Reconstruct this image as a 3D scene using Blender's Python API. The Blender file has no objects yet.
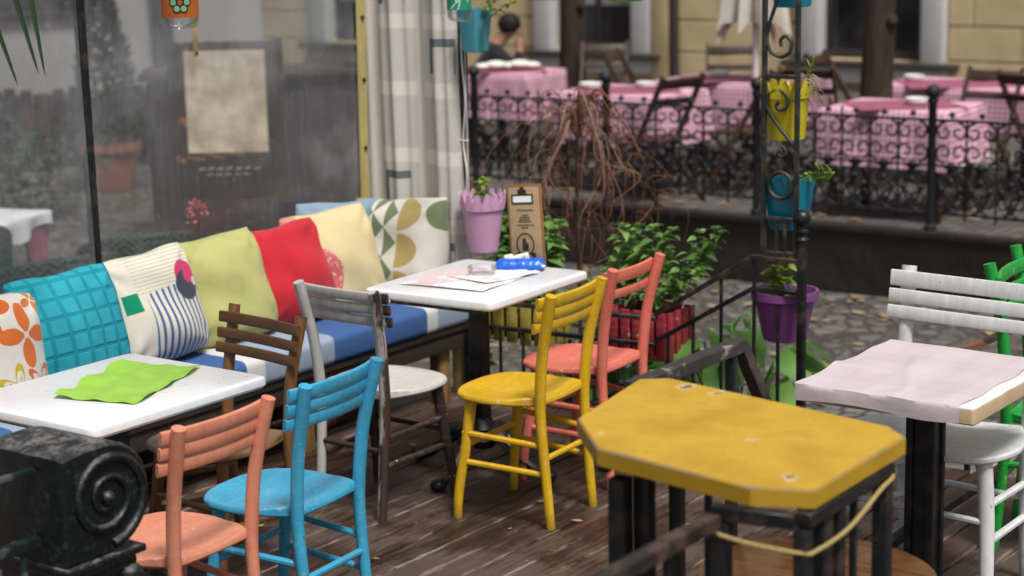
import bpy, bmesh, math, random
from mathutils import Vector, Matrix, Euler
PI = math.pi
random.seed(7)
scn = bpy.context.scene
col = scn.collection
rad = math.radians

# ------------------------------------------------------------------ mesh builder
class MB:
    def __init__(s): s.v = []; s.f = []; s.m = []
    def add(s, verts, faces, mi=0):
        n = len(s.v)
        s.v += [tuple(p) for p in verts]
        s.f += [tuple(i + n for i in f) for f in faces]
        s.m += [mi] * len(faces)
        return s
    def bm(s, b, M=None, mi=0):
        b.verts.index_update()
        return s.add([(M @ v.co) if M else v.co for v in b.verts], [[v.index for v in f.verts] for f in b.faces], mi)
    def box(s, c, size, rot=(0, 0, 0), bev=0.0, seg=2, mi=0):
        b = bmesh.new(); bmesh.ops.create_cube(b, size=1)
        for v in b.verts: v.co = Vector((v.co.x * size[0], v.co.y * size[1], v.co.z * size[2]))
        if bev > 0:
            bmesh.ops.bevel(b, geom=list(b.edges), offset=min(bev, min(size) * .49), segments=seg, affect='EDGES', profile=.5)
        M = Matrix.Translation(c) @ Euler(rot).to_matrix().to_4x4()
        s.bm(b, M, mi); b.free(); return s
    def tube(s, pts, r, n=10, cap=True, mi=0, up=None, flat=1.0):
        pts = [Vector(p) for p in pts]
        k = len(pts); rs = list(r) if hasattr(r, '__len__') else [r] * k
        T = []
        for i in range(k):
            a = pts[max(i - 1, 0)]; b = pts[min(i + 1, k - 1)]
            t = (b - a); T.append(t.normalized() if t.length > 1e-9 else Vector((0, 0, 1)))
        u = Vector(up) if up else (Vector((0, 0, 1)) if abs(T[0].z) < .9 else Vector((1, 0, 0)))
        V = []; F = []
        for i in range(k):
            u = (u - T[i] * u.dot(T[i]))
            u = u.normalized() if u.length > 1e-6 else T[i].orthogonal().normalized()
            w = T[i].cross(u)
            for j in range(n):
                a = 2 * PI * (j + .5) / n
                V.append(pts[i] + (u * math.cos(a) * flat + w * math.sin(a)) * rs[i])
        for i in range(k - 1):
            for j in range(n):
                F.append((i * n + j, i * n + (j + 1) % n, (i + 1) * n + (j + 1) % n, (i + 1) * n + j))
        if cap:
            F.append(tuple(reversed(range(n)))); F.append(tuple((k - 1) * n + j for j in range(n)))
        return s.add(V, F, mi)
    def bar(s, a, b, w, h=None, bev=.002, mi=0):      # rectangular bar from a to b
        a = Vector(a); b = Vector(b); d = b - a; h = h or w
        x = d.normalized(); up = Vector((0, 0, 1)) if abs(x.z) < .95 else Vector((1, 0, 0))
        y = up.cross(x).normalized(); z = x.cross(y)
        M = Matrix((x, y, z)).transposed().to_4x4(); M.translation = (a + b) / 2
        bb = bmesh.new(); bmesh.ops.create_cube(bb, size=1)
        for v in bb.verts: v.co = Vector((v.co.x * d.length, v.co.y * w, v.co.z * h))
        if bev: bmesh.ops.bevel(bb, geom=list(bb.edges), offset=bev, segments=1, affect='EDGES')
        s.bm(bb, M, mi); bb.free(); return s
    def lathe(s, prof, n=24, c=(0, 0, 0), mi=0, sx=1, sy=1, cap=True):
        V = []; F = []; k = len(prof)
        for r, z in prof:
            for j in range(n):
                a = 2 * PI * j / n
                V.append((c[0] + r * math.cos(a) * sx, c[1] + r * math.sin(a) * sy, c[2] + z))
        for i in range(k - 1):
            for j in range(n):
                F.append((i * n + j, i * n + (j + 1) % n, (i + 1) * n + (j + 1) % n, (i + 1) * n + j))
        if cap:
            F.append(tuple(reversed(range(n)))); F.append(tuple((k - 1) * n + j for j in range(n)))
        return s.add(V, F, mi)
    def prism(s, poly, z0, z1, mi=0, mi_side=None, ch=0.0, mi_ch=None):
        n = len(poly); A = Vector((0, 0))
        c = sum((Vector(p) for p in poly), A) / n
        V = [(p[0], p[1], z0) for p in poly] + [(p[0], p[1], z1 - ch) for p in poly]
        F = [tuple(reversed(range(n)))]; M = [mi]
        for i in range(n):
            j = (i + 1) % n
            F.append((i, j, n + j, n + i)); M.append(mi if mi_side is None else mi_side)
        if ch > 0:
            for p in poly:
                d = (Vector(p) - c); q = Vector(p) - d.normalized() * ch * 1.3
                V.append((q.x, q.y, z1))
            for i in range(n):
                j = (i + 1) % n
                F.append((n + i, n + j, 2 * n + j, 2 * n + i)); M.append(mi if mi_ch is None else mi_ch)
            F.append(tuple(2 * n + i for i in range(n))); M.append(mi)
        else:
            F.append(tuple(n + i for i in range(n))); M.append(mi)
        b = len(s.v); s.v += V; s.f += [tuple(i + b for i in f) for f in F]; s.m += M
        return s
    def grid(s, fn, nu, nv, mi=0, flip=False):
        V = [fn(i / nu, j / nv) for j in range(nv + 1) for i in range(nu + 1)]
        F = []
        for j in range(nv):
            for i in range(nu):
                a = j * (nu + 1) + i
                q = (a, a + 1, a + nu + 2, a + nu + 1)
                F.append(tuple(reversed(q)) if flip else q)
        return s.add(V, F, mi)
    def sheet(s, fn, nu, nv, t=.002, mi=0):           # closed thin sheet, thickness t downwards (-z of the surface approx.)
        base = len(s.v)
        s.grid(fn, nu, nv, mi)
        nrm = []
        top = s.v[base:]
        w = nu + 1
        for j in range(nv + 1):
            for i in range(w):
                def P(a, b): return Vector(top[min(max(b, 0), nv) * w + min(max(a, 0), nu)])
                n = (P(i + 1, j) - P(i - 1, j)).cross(P(i, j + 1) - P(i, j - 1))
                nrm.append(n.normalized() if n.length > 1e-9 else Vector((0, 0, 1)))
        bot = [Vector(p) - n * t for p, n in zip(top, nrm)]
        k = len(s.v) - base
        s.v += [tuple(p) for p in bot]
        for j in range(nv):
            for i in range(nu):
                a = base + k + j * w + i
                s.f.append((a + w, a + w + 1, a + 1, a)); s.m.append(mi)
        ring = [i for i in range(w)] + [j * w + nu for j in range(1, nv + 1)] + [nv * w + i for i in range(nu - 1, -1, -1)] + [j * w for j in range(nv - 1, 0, -1)]
        for a, b in zip(ring, ring[1:] + ring[:1]):
            s.f.append((base + a, base + k + a, base + k + b, base + b)); s.m.append(mi)
        return s
    def ball(s, c, r, n=14, m=9, mi=0, sz=1.0):
        prof = [(max(1e-4, r * math.sin(PI * i / m)), -r * sz * math.cos(PI * i / m)) for i in range(m + 1)]
        return s.lathe(prof, n, c, mi)
    def build(s, name, mat, parent=None, ang=40, loc=None, rot=None):
        me = bpy.data.meshes.new(name)
        me.from_pydata(s.v, [], s.f); me.update()
        for m in (mat if isinstance(mat, (list, tuple)) else [mat]): me.materials.append(m)
        me.polygons.foreach_set('material_index', s.m)
        me.polygons.foreach_set('use_smooth', [True] * len(me.polygons))
        me.set_sharp_from_angle(angle=rad(ang))
        o = bpy.data.objects.new(name, me); col.objects.link(o)
        if parent: o.parent = parent
        if loc: o.location = loc
        if rot is not None: o.rotation_euler = rot if hasattr(rot, '__len__') else (0, 0, rot)
        return o

def tag(o, label=None, cat=None, group=None, kind=None):
    if label: o['label'] = label
    if cat: o['category'] = cat
    if group: o['group'] = group
    if kind: o['kind'] = kind
    return o
def thing(name, label, cat, loc=(0, 0, 0), rz=0, group=None):
    o = bpy.data.objects.new(name, None); col.objects.link(o)
    o.empty_display_size = .1
    o.location = loc; o.rotation_euler = rz if hasattr(rz, '__len__') else (0, 0, rz)
    return tag(o, label, cat, group)
def copy_tree(o, parent=None):
    c = o.copy(); col.objects.link(c)
    if parent: c.parent = parent
    for ch in list(o.children): copy_tree(ch, c)
    return c
def catmull(P, n=6, closed=False):
    P = [Vector(p) for p in P]; k = len(P); out = []
    rng = range(k if closed else k - 1)
    for i in rng:
        if closed: a, b, c, d = P[(i - 1) % k], P[i], P[(i + 1) % k], P[(i + 2) % k]
        else: a, b, c, d = P[max(i - 1, 0)], P[i], P[i + 1], P[min(i + 2, k - 1)]
        for j in range(n):
            t = j / n
            out.append(.5 * ((2 * b) + (c - a) * t + (2 * a - 5 * b + 4 * c - d) * t * t + (3 * b - a - 3 * c + d) * t ** 3))
    if not closed: out.append(P[-1])
    return out

# ------------------------------------------------------------------ shader helpers
class S:
    def __init__(s, nt, o): s.nt = nt; s.o = o
    def _m(s, op, b=None, c=None):
        n = s.nt.nodes.new('ShaderNodeMath'); n.operation = op
        for i, x in enumerate((s, b, c)):
            if x is None: continue
            if isinstance(x, S): s.nt.links.new(x.o, n.inputs[i])
            else: n.inputs[i].default_value = x
        return S(s.nt, n.outputs[0])
    def __add__(s, b): return s._m('ADD', b)
    def __sub__(s, b): return s._m('SUBTRACT', b)
    def __mul__(s, b): return s._m('MULTIPLY', b)
    def __truediv__(s, b): return s._m('DIVIDE', b)
    def lt(s, b): return s._m('LESS_THAN', b)
    def gt(s, b): return s._m('GREATER_THAN', b)
    def frac(s): return s._m('FRACT')
    def floor(s): return s._m('FLOOR')
    def abs(s): return s._m('ABSOLUTE')
    def mod(s, b): return s._m('FLOORED_MODULO', b)
    def sqrt(s): return s._m('SQRT')
    def sin(s): return s._m('SINE')
    def cos(s): return s._m('COSINE')
    def atan2(s, b): return s._m('ARCTAN2', b)
    def min(s, b): return s._m('MINIMUM', b)
    def max(s, b): return s._m('MAXIMUM', b)
    def clamp(s):
        r = s._m('ADD', 0.0); r.o.node.use_clamp = True; return r
    def map(s, a, b, c=0.0, d=1.0):
        n = s.nt.nodes.new('ShaderNodeMapRange'); n.clamp = True
        s.nt.links.new(s.o, n.inputs[0])
        for i, x in enumerate((a, b, c, d)): n.inputs[i + 1].default_value = x
        return S(s.nt, n.outputs[0])
    def smooth(s, a, b):
        n = s.nt.nodes.new('ShaderNodeMapRange'); n.clamp = True; n.interpolation_type = 'SMOOTHSTEP'
        s.nt.links.new(s.o, n.inputs[0])
        for i, x in enumerate((a, b, 0., 1.)): n.inputs[i + 1].default_value = x
        return S(s.nt, n.outputs[0])

class Mat:
    def __init__(s, name, rough=.5, spec=.5):
        s.m = bpy.data.materials.new(name); s.m.use_nodes = True
        s.nt = s.m.node_tree; s.b = s.nt.nodes['Principled BSDF']
        s.b.inputs['Roughness'].default_value = rough
        s.b.inputs['Specular IOR Level'].default_value = spec
    def coord(s, kind='Object', scale=(1, 1, 1), loc=(0, 0, 0), rot=(0, 0, 0)):
        tc = s.nt.nodes.new('ShaderNodeTexCoord'); mp = s.nt.nodes.new('ShaderNodeMapping')
        mp.inputs['Scale'].default_value = scale; mp.inputs['Location'].default_value = loc; mp.inputs['Rotation'].default_value = rot
        s.nt.links.new(tc.outputs[kind], mp.inputs[0]); return mp.outputs[0]
    def xyz(s, kind='Object', **k):
        n = s.nt.nodes.new('ShaderNodeSeparateXYZ'); s.nt.links.new(s.coord(kind, **k), n.inputs[0])
        return [S(s.nt, n.outputs[i]) for i in range(3)]
    def world(s):
        g = s.nt.nodes.new('ShaderNodeNewGeometry'); return g.outputs['Position']
    def noise(s, scale, vec=None, detail=4, rough=.55, dist=0.0):
        n = s.nt.nodes.new('ShaderNodeTexNoise'); n.inputs['Scale'].default_value = scale
        n.inputs['Detail'].default_value = detail; n.inputs['Roughness'].default_value = rough; n.inputs['Distortion'].default_value = dist
        if vec is not None: s.nt.links.new(vec, n.inputs['Vector'])
        return S(s.nt, n.outputs['Fac'])
    def voro(s, scale, vec=None, feature='F1', out='Distance', rnd=1.0):
        n = s.nt.nodes.new('ShaderNodeTexVoronoi'); n.feature = feature; n.inputs['Scale'].default_value = scale
        n.inputs['Randomness'].default_value = rnd
        if vec is not None: s.nt.links.new(vec, n.inputs['Vector'])
        return n.outputs[out]
    def rgb(s, c):
        n = s.nt.nodes.new('ShaderNodeRGB'); n.outputs[0].default_value = (*c, 1); return n.outputs[0]
    def mix(s, f, a, b, mode='MIX'):
        n = s.nt.nodes.new('ShaderNodeMix'); n.data_type = 'RGBA'; n.blend_type = mode
        for i, x in ((0, f), (6, a), (7, b)):
            if isinstance(x, S): s.nt.links.new(x.o, n.inputs[i])
            elif isinstance(x, (tuple, list)): n.inputs[i].default_value = (*x[:3], 1)
            elif isinstance(x, (int, float)): n.inputs[i].default_value = x
            else: s.nt.links.new(x, n.inputs[i])
        return n.outputs[2]
    def ramp(s, f, stops, const=False):
        n = s.nt.nodes.new('ShaderNodeValToRGB'); e = n.color_ramp.elements
        if const: n.color_ramp.interpolation = 'CONSTANT'
        while len(e) < len(stops): e.new(.5)
        for el, (p, c) in zip(e, stops): el.position = p; el.color = (*c, 1)
        s.nt.links.new(f.o if isinstance(f, S) else f, n.inputs[0]); return n.outputs[0]
    def color(s, c):
        if isinstance(c, (tuple, list)): s.b.inputs['Base Color'].default_value = (*c, 1)
        else: s.nt.links.new(c, s.b.inputs['Base Color'])
        return s
    def rough(s, f): s.nt.links.new(f.o, s.b.inputs['Roughness']); return s
    def bump(s, f, strength=.3, dist=.005):
        n = s.nt.nodes.new('ShaderNodeBump'); n.inputs['Strength'].default_value = strength; n.inputs['Distance'].default_value = dist
        s.nt.links.new(f.o if isinstance(f, S) else f, n.inputs['Height']); s.nt.links.new(n.outputs[0], s.b.inputs['Normal']); return s

def mul(c, k): return tuple(min(1, x * k) for x in c)
def paint(name, c, rough=.38, wear=(.12, .08, .05), amt=.0, scale=1.0, vary=.25, bump=.12, edge=0.0, chip=1.0):
    M = Mat(name, rough)
    v = M.coord('Object', scale=(scale,) * 3)
    n1 = M.noise(6, v, 5); n2 = M.noise(45, M.coord('Object', scale=(scale, scale, scale * .35)), 4, .65)
    base = M.mix(n1.map(.3, .7), mul(c, 1 - vary), mul(c, 1 + vary * .4))
    base = M.mix(n2.map(.45, .75, 0, .35), base, mul(c, .62))
    gp = M.nt.nodes.new('ShaderNodeNewGeometry'); pt = S(M.nt, gp.outputs['Pointiness'])
    sc_ = M.noise(130, M.coord('Object', scale=(1, 1, .25)), 3, .7)
    if edge: base = M.mix((pt + (n2 - .5) * .12 + (n1 - .5) * .06).smooth(.54, .60) * edge, base, M.mix(.55, mul(c, 1.2), (.55, .5, .44)))
    base = M.mix((sc_ + n1 * .4).smooth(.86, .94) * (.5 * chip), base, wear)
    ch = M.noise(75, M.coord('Object', scale=(scale, scale, scale * .6)), 2, .5); cl = M.noise(7, M.coord('Object', loc=(3, 1, 2)), 2)
    base = M.mix((ch + (cl - .5) * .5).smooth(.715, .735) * chip, base, M.mix(cl.gt(.52), mul(c, .35), (.55, .52, .46)))
    st_ = M.noise(1, M.coord('Object', scale=(60, 60, 7)), 4, .6)
    base = M.mix(st_.map(.35, .68, 0, .45 * chip), base, mul(c, .62))
    st2 = M.noise(1, M.coord('Object', scale=(38, 7, 60), loc=(2, 5, 1)), 4, .6); base = M.mix(st2.map(.5, .75, 0, .35 * chip), base, M.mix(.25, mul(c, 1.15), (.6, .58, .54)))
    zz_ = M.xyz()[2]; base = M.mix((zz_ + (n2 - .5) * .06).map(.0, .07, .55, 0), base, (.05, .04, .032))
    M.b.inputs['Coat Weight'].default_value = .18; M.b.inputs['Coat Roughness'].default_value = .22
    if amt > 0:
        n3 = M.noise(22, v, 6, .7, .3); n4 = M.noise(3.3, v, 2)
        msk = (n3 + (n4 - .5) * .5).smooth(.74 - amt, .78 - amt)
        base = M.mix(msk, base, wear)
        M.rough(msk.map(0, 1, rough, .8))
    else: M.rough(n2.map(.3, .7, rough - .06, rough + .14))
    M.color(base); M.bump(n2 + n1 * .5 + sc_ * .35, bump * 1.7, .003)
    return M.m
def metal(name, c, rough=.4, spec=.5, rust=None, amt=.1):
    M = Mat(name, rough, spec); v = M.coord('Object')
    n1 = M.noise(14, v, 5); n2 = M.noise(90, v, 3)
    b = M.mix(n1.map(.35, .7), mul(c, .7), mul(c, 1.5))
    if rust: b = M.mix((n1 + n2 * .25).smooth(.72 - amt, .8 - amt), b, rust)
    M.color(b); M.rough(n1.map(.3, .7, rough - .1, rough + .2)); M.bump(n2 + n1, .15, .002); return M.m
def fabric(name, c, vary=.12, weave=420):
    M = Mat(name, .9, .15); v = M.coord('Object')
    n = M.noise(9, v, 4); w = M.noise(weave, v, 2)
    M.color(M.mix(w.map(.35, .65, 0, .5), M.mix(n.map(.3, .7), mul(c, 1 - vary), mul(c, 1 + vary)), mul(c, .75)))
    M.bump(w + n * 2.5, .25, .003); M.b.inputs['Sheen Weight'].default_value = .15
    return M.m
def leafmat(name, c1, c2, trans=.35):
    M = Mat(name, .42, .4)
    g = M.nt.nodes.new('ShaderNodeNewGeometry'); r = S(M.nt, g.outputs['Random Per Island'])
    n = M.noise(30, M.coord('Object'), 2)
    c = M.mix((r * .75 + n * .3).clamp(), c1, c2); M.color(c)
    t = M.nt.nodes.new('ShaderNodeBsdfTranslucent'); M.nt.links.new(c, t.inputs[0])
    mx = M.nt.nodes.new('ShaderNodeMixShader'); mx.inputs[0].default_value = trans
    M.nt.links.new(M.b.outputs[0], mx.inputs[1]); M.nt.links.new(t.outputs[0], mx.inputs[2])
    M.nt.links.new(mx.outputs[0], M.nt.nodes['Material Output'].inputs[0]); return M.m
def glass(name, c=(1, 1, 1), rough=.02, alpha=.75):   # thin clear glass: mostly transparent with a glossy coat
    m = bpy.data.materials.new(name); m.use_nodes = True; nt = m.node_tree
    for n in list(nt.nodes): nt.nodes.remove(n)
    o = nt.nodes.new('ShaderNodeOutputMaterial'); t = nt.nodes.new('ShaderNodeBsdfTransparent'); g = nt.nodes.new('ShaderNodeBsdfGlossy')
    t.inputs[0].default_value = (*c, 1); g.inputs['Roughness'].default_value = rough
    fr = nt.nodes.new('ShaderNodeFresnel'); fr.inputs[0].default_value = 1.5
    mx = nt.nodes.new('ShaderNodeMixShader')
    mr = nt.nodes.new('ShaderNodeMapRange'); mr.inputs[3].default_value = 1 - alpha - .2; mr.inputs[4].default_value = .55
    nt.links.new(fr.outputs[0], mr.inputs[0]); nt.links.new(mr.outputs[0], mx.inputs[0])
    nt.links.new(t.outputs[0], mx.inputs[1]); nt.links.new(g.outputs[0], mx.inputs[2]); nt.links.new(mx.outputs[0], o.inputs[0]); return m

# ------------------------------------------------------------------ materials
BLACK = metal('black_iron', (.007, .008, .009), .40, .45, (.035, .02, .014), .05)
IRON_RUST = metal('rusty_black_iron', (.022, .018, .017), .42, .5, (.07, .04, .028), .10)
TEALIRON = metal('dark_teal_iron', (.008, .014, .016), .36, .6, (.06, .07, .07), .05)
WHITE = paint('white_table_paint', (.80, .80, .81), .30, (.3, .27, .24), .0, .6, .05, .05, chip=.06)
GREYSEAT = paint('worn_white_seat_paint', (.62, .60, .57), .45, (.2, .15, .11), .12, 1.2, .12, .2)
YELLOW = paint('yellow_chair_paint', (.72, .43, .012), .36, (.62, .6, .5), .02, 1, .16, .1)
YELLOW_E = paint('yellow_chair_paint_worn_edges', (.72, .43, .012), .36, (.62, .6, .5), .02, 1, .16, .1, edge=.7)
CORAL = paint('coral_chair_paint', (.73, .27, .165), .4, (.5, .38, .32), .03, 1, .14, .1)
CORAL_E = paint('coral_chair_paint_worn_edges', (.73, .27, .165), .4, (.5, .38, .32), .03, 1, .14, .1, edge=.7)
PINK = paint('salmon_pink_chair_paint', (.78, .19, .13), .42, (.5, .3, .25), .02, 1, .14, .1)
PINK_E = paint('salmon_pink_chair_paint_worn_edges', (.78, .19, .13), .42, (.5, .3, .25), .02, 1, .14, .1, edge=.7)
BLUE = paint('blue_chair_paint', (.055, .40, .64), .33, (.02, .09, .16), .05, 1, .16, .12)
BLUE_E = paint('blue_chair_paint_worn_edges', (.055, .40, .64), .33, (.02, .09, .16), .05, 1, .16, .12, edge=.7)
GREEN = paint('green_chair_paint', (.010, .34, .04), .33, (.01, .2, .03), .02, 1, .15, .08)
GREEN_E = paint('green_chair_paint_worn_edges', (.010, .34, .04), .33, (.01, .2, .03), .02, 1, .15, .08, edge=.7)
CHWHITE = paint('white_chair_paint', (.70, .70, .70), .4, (.3, .3, .3), .03, 1.2, .12, .12)
CHWHITE_E = paint('white_chair_paint_worn_edges', (.70, .70, .70), .4, (.3, .3, .3), .03, 1.2, .12, .12, edge=.7)
DKBROWN = paint('dark_brown_leg_paint', (.035, .02, .016), .36, (.1, .06, .04), .05, 1, .2, .1)
def peeled():
    M = Mat('peeling_grey_white_paint_over_dark_wood', .5); x, y, z = M.xyz()
    n = M.noise(30, M.coord('Object', scale=(1, 1, .22)), 6, .7, .4); n2 = M.noise(5, M.coord('Object'), 3)
    msk = (n * .32 + n2 * .3 + z * .28 + (y + .17) * 5.0).smooth(.44, .50)
    c = M.mix(msk, M.mix(n, (.03, .018, .014), (.07, .04, .028)), M.mix(n, (.22, .21, .20), (.60, .58, .56)))
    M.color(c); M.bump(msk, .35, .002); return M.m
PEELED = peeled()
def wood(name, c1, c2, rough=.4, axis=0, sc=1.0):
    M = Mat(name, rough); s = [26 * sc] * 3; s[axis] = 2.2 * sc
    v = M.coord('Object', scale=s); n = M.noise(1, v, 6, .65, .8); n2 = M.noise(4, M.coord('Object'), 3)
    M.color(M.mix(n2.map(.35, .7, 0, .5), M.ramp(n, [(.3, c1), (.5, mul(c2, .75)), (.68, c2)]), mul(c1, .8)))
    M.rough(n.map(.3, .7, rough - .08, rough + .15)); M.bump(n, .15, .002); return M.m
BROWN_Y = wood('brown_stained_wood', (.055, .024, .010), (.15, .068, .026), .34, 1)
BROWN_Z = wood('worn_brown_post_wood', (.10, .042, .014), (.25, .115, .04), .36, 2)
SEATWOOD = wood('light_brown_seat_wood', (.13, .065, .03), (.30, .17, .085), .4, 0)
BENCHWOOD = wood('ochre_bench_timber', (.16, .09, .03), (.34, .2, .075), .5, 2)
DARKWOOD = wood('dark_bench_timber', (.022, .015, .012), (.05, .034, .026), .55, 0)
STOOLWOOD = wood('varnished_stool_wood', (.06, .026, .010), (.17, .075, .028), .2, 1)
TERRWOOD = wood('dark_folding_chair_wood', (.035, .018, .011), (.085, .045, .026), .5, 2)

# ------------------------------------------------------------------ chairs
def sweep_rect(mb, path, hw, hh, up=(0, 0, 1), rr=.35, mi=0):
    # rounded rectangular section (hw across, hh along up) swept along path
    prof = []
    for (sx, sy, a0) in ((1, 1, 0), (-1, 1, 90), (-1, -1, 180), (1, -1, 270)):
        r = min(hw, hh) * rr * 2
        for k in range(3):
            a = rad(a0 + 45 * k); prof.append((sx * (hw - r) + r * math.cos(a), sy * (hh - r) + r * math.sin(a)))
    n = len(prof); V = []; F = []; path = [Vector(p) for p in path]; k = len(path)
    for i in range(k):
        t = (path[min(i + 1, k - 1)] - path[max(i - 1, 0)]).normalized()
        u = Vector(up); u = (u - t * u.dot(t)).normalized(); w = t.cross(u)
        for a, b in prof: V.append(path[i] + w * a + u * b)
    for i in range(k - 1):
        for j in range(n): F.append((i * n + j, i * n + (j + 1) % n, (i + 1) * n + (j + 1) % n, (i + 1) * n + j))
    F.append(tuple(reversed(range(n)))); F.append(tuple((k - 1) * n + j for j in range(n)))
    return mb.add(V, F, mi)

def seat_mesh(z, fw, rw, x0, x1, th=.026, dish=.012):
    xm = x0 + (x1 - x0) * .55
    out = catmull([(x0, -rw * .92, 0), (x0 + .012, -rw * 1.02, 0), (x0 + (x1 - x0) * .3, -fw * .93, 0), (xm, -fw, 0), (x1 - .055, -fw * .86, 0), (x1 - .008, -fw * .45, 0), (x1, 0, 0),
                   (x1 - .008, fw * .45, 0), (x1 - .055, fw * .86, 0), (xm, fw, 0), (x0 + (x1 - x0) * .3, fw * .93, 0), (x0 + .012, rw * 1.02, 0), (x0, rw * .92, 0), (x0 - .006, 0, 0)], 3, True)
    c = Vector(((x0 + x1) / 2, 0, 0)); n = len(out); V = []; F = []
    rings = [(.02, 0), (.35, 0), (.6, 0), (.8, 0), (.93, -.0015), (.98, -.005), (1.0, -.011), (1.0, -th + .006), (.975, -th)]
    for s, dz in rings:
        for p in out:
            q = c + (p - c) * s; d = 0
            if dz > -.004:
                d = -dish * (1 - s ** 4) - .010 * math.exp(-((q.x - x0 - .03) / .07) ** 2) * math.exp(-(q.y / .075) ** 2)
            V.append((q.x, q.y, z + dz + d + (.014 * max(0, 1 - (q.x - x0) / .12) * (abs(q.y) / rw) ** 2 if dz > -th * .5 else 0)))
    for i in range(len(rings) - 1):
        for j in range(n): F.append((i * n + j, i * n + (j + 1) % n, (i + 1) * n + (j + 1) % n, (i + 1) * n + j))
    F.append(tuple(range(n))[::-1] if False else tuple(range(n))); F.append(tuple(reversed([(len(rings) - 1) * n + j for j in range(n)])))
    return MB().add(V, F)

def make_chair(label, loc, yaw, mats, group, h=.82, slats=((.800, .019), (.757, .0185), (.714, .0185)), k=1.0, over=.032, bow=.03, front=True, flatslat=False, tw=.347, straight=False):
    seatm, postm, slatm, legm, strm = mats
    t = thing('wooden_chair', label, 'chair', loc, yaw, group)
    sz = .44 * k; rw, fw = .147 * k, .183 * k; df = .34 * k
    seat_mesh(sz + .013, .2 * k, .142 * k, .028 * k, .40 * k).build('seat', seatm, t, 35)
    tw2 = tw / 2
    for sgn in (1, -1):
        p = catmull([(-.004, sgn * rw, 0), (.012, sgn * rw * 1.0, .18 * k), (.026, sgn * rw * 1.02, .36 * k), (.026, sgn * rw * 1.04, .46 * k), (.008, sgn * (rw * .55 + tw2 * .45), .63 * h / .82), (-.035, sgn * tw2, h - .008), (-.0365, sgn * (tw2 + .0007), h)], 4)
        nn = len(p); rs = [(.0165 + .0035 * min(1, i / nn * 2.2)) for i in range(nn)]; rs[-1] = .008; rs[-2] = .0155; rs[-3] = .019
        MB().tube(p, rs, 10).build('rear_leg', postm, t)
        q = catmull([(df + .012, sgn * (fw + .004), 0), (df + .006, sgn * fw, .1 * k), (df - .022, sgn * (fw - .014), .28 * k), (df - .035, sgn * (fw - .03), sz - .008)], 4)
        MB().tube(q, [.0155 + .006 * (i / (len(q) - 1)) for i in range(len(q))], 10).build('front_leg', legm, t)
        for z, zz in ((.31, .29), (.205, .19)):
            MB().tube([(.022, sgn * rw, zz * k), (df - .012, sgn * (fw - .008), z * k)], .0105, 8).build('stretcher', strm, t)
    MB().tube([(.018, -rw, .245 * k), (.018, rw, .245 * k)], .0105, 8).build('stretcher', strm, t)
    MB().tube([(df - .014, -fw + .01, .26 * k), (df - .014, fw - .01, .26 * k)], .0105, 8).build('stretcher', strm, t)
    for z, hh in slats:
        f = (z - .6 * h / .82) / (h - .6 * h / .82); x = .012 - .045 * f
        path = []
        L = tw2 + over
        for i in range(13):
            u = -1 + i / 6
            path.append((x + .024 - bow * (1 - u * u) + (.004 if not flatslat else 0), u * L, z))
        m = MB(); sweep_rect(m, path, .0075, hh, (-.12, 0, 1)); m.build('back_slat', slatm, t)
    return t

GC = 'painted wooden cafe chairs on the deck'
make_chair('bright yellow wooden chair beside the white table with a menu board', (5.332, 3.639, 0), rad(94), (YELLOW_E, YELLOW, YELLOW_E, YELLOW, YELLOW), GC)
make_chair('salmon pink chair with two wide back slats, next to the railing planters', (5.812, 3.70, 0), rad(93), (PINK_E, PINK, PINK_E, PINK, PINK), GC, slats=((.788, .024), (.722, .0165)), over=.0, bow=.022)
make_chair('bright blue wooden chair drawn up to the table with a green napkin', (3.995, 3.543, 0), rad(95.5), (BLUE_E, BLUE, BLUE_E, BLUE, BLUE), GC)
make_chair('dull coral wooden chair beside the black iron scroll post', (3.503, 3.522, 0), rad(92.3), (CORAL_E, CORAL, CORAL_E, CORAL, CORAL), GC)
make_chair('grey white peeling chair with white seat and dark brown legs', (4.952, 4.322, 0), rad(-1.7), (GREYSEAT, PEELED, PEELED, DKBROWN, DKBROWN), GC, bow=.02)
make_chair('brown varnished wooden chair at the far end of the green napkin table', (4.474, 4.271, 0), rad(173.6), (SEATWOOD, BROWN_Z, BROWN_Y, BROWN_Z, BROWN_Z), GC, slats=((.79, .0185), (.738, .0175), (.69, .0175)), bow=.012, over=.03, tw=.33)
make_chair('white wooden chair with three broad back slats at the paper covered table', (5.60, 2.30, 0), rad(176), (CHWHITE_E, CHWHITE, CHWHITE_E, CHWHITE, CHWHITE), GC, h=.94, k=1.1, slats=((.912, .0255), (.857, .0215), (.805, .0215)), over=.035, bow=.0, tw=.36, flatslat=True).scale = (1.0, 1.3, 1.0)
make_chair('bright green wooden chair behind the white slatted chair', (5.93, 2.29, 0), rad(-82), (GREEN_E, GREEN, GREEN_E, GREEN, GREEN), GC, h=.95, k=1.03, slats=((.90, .022), (.84, .019), (.79, .019)))

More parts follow.
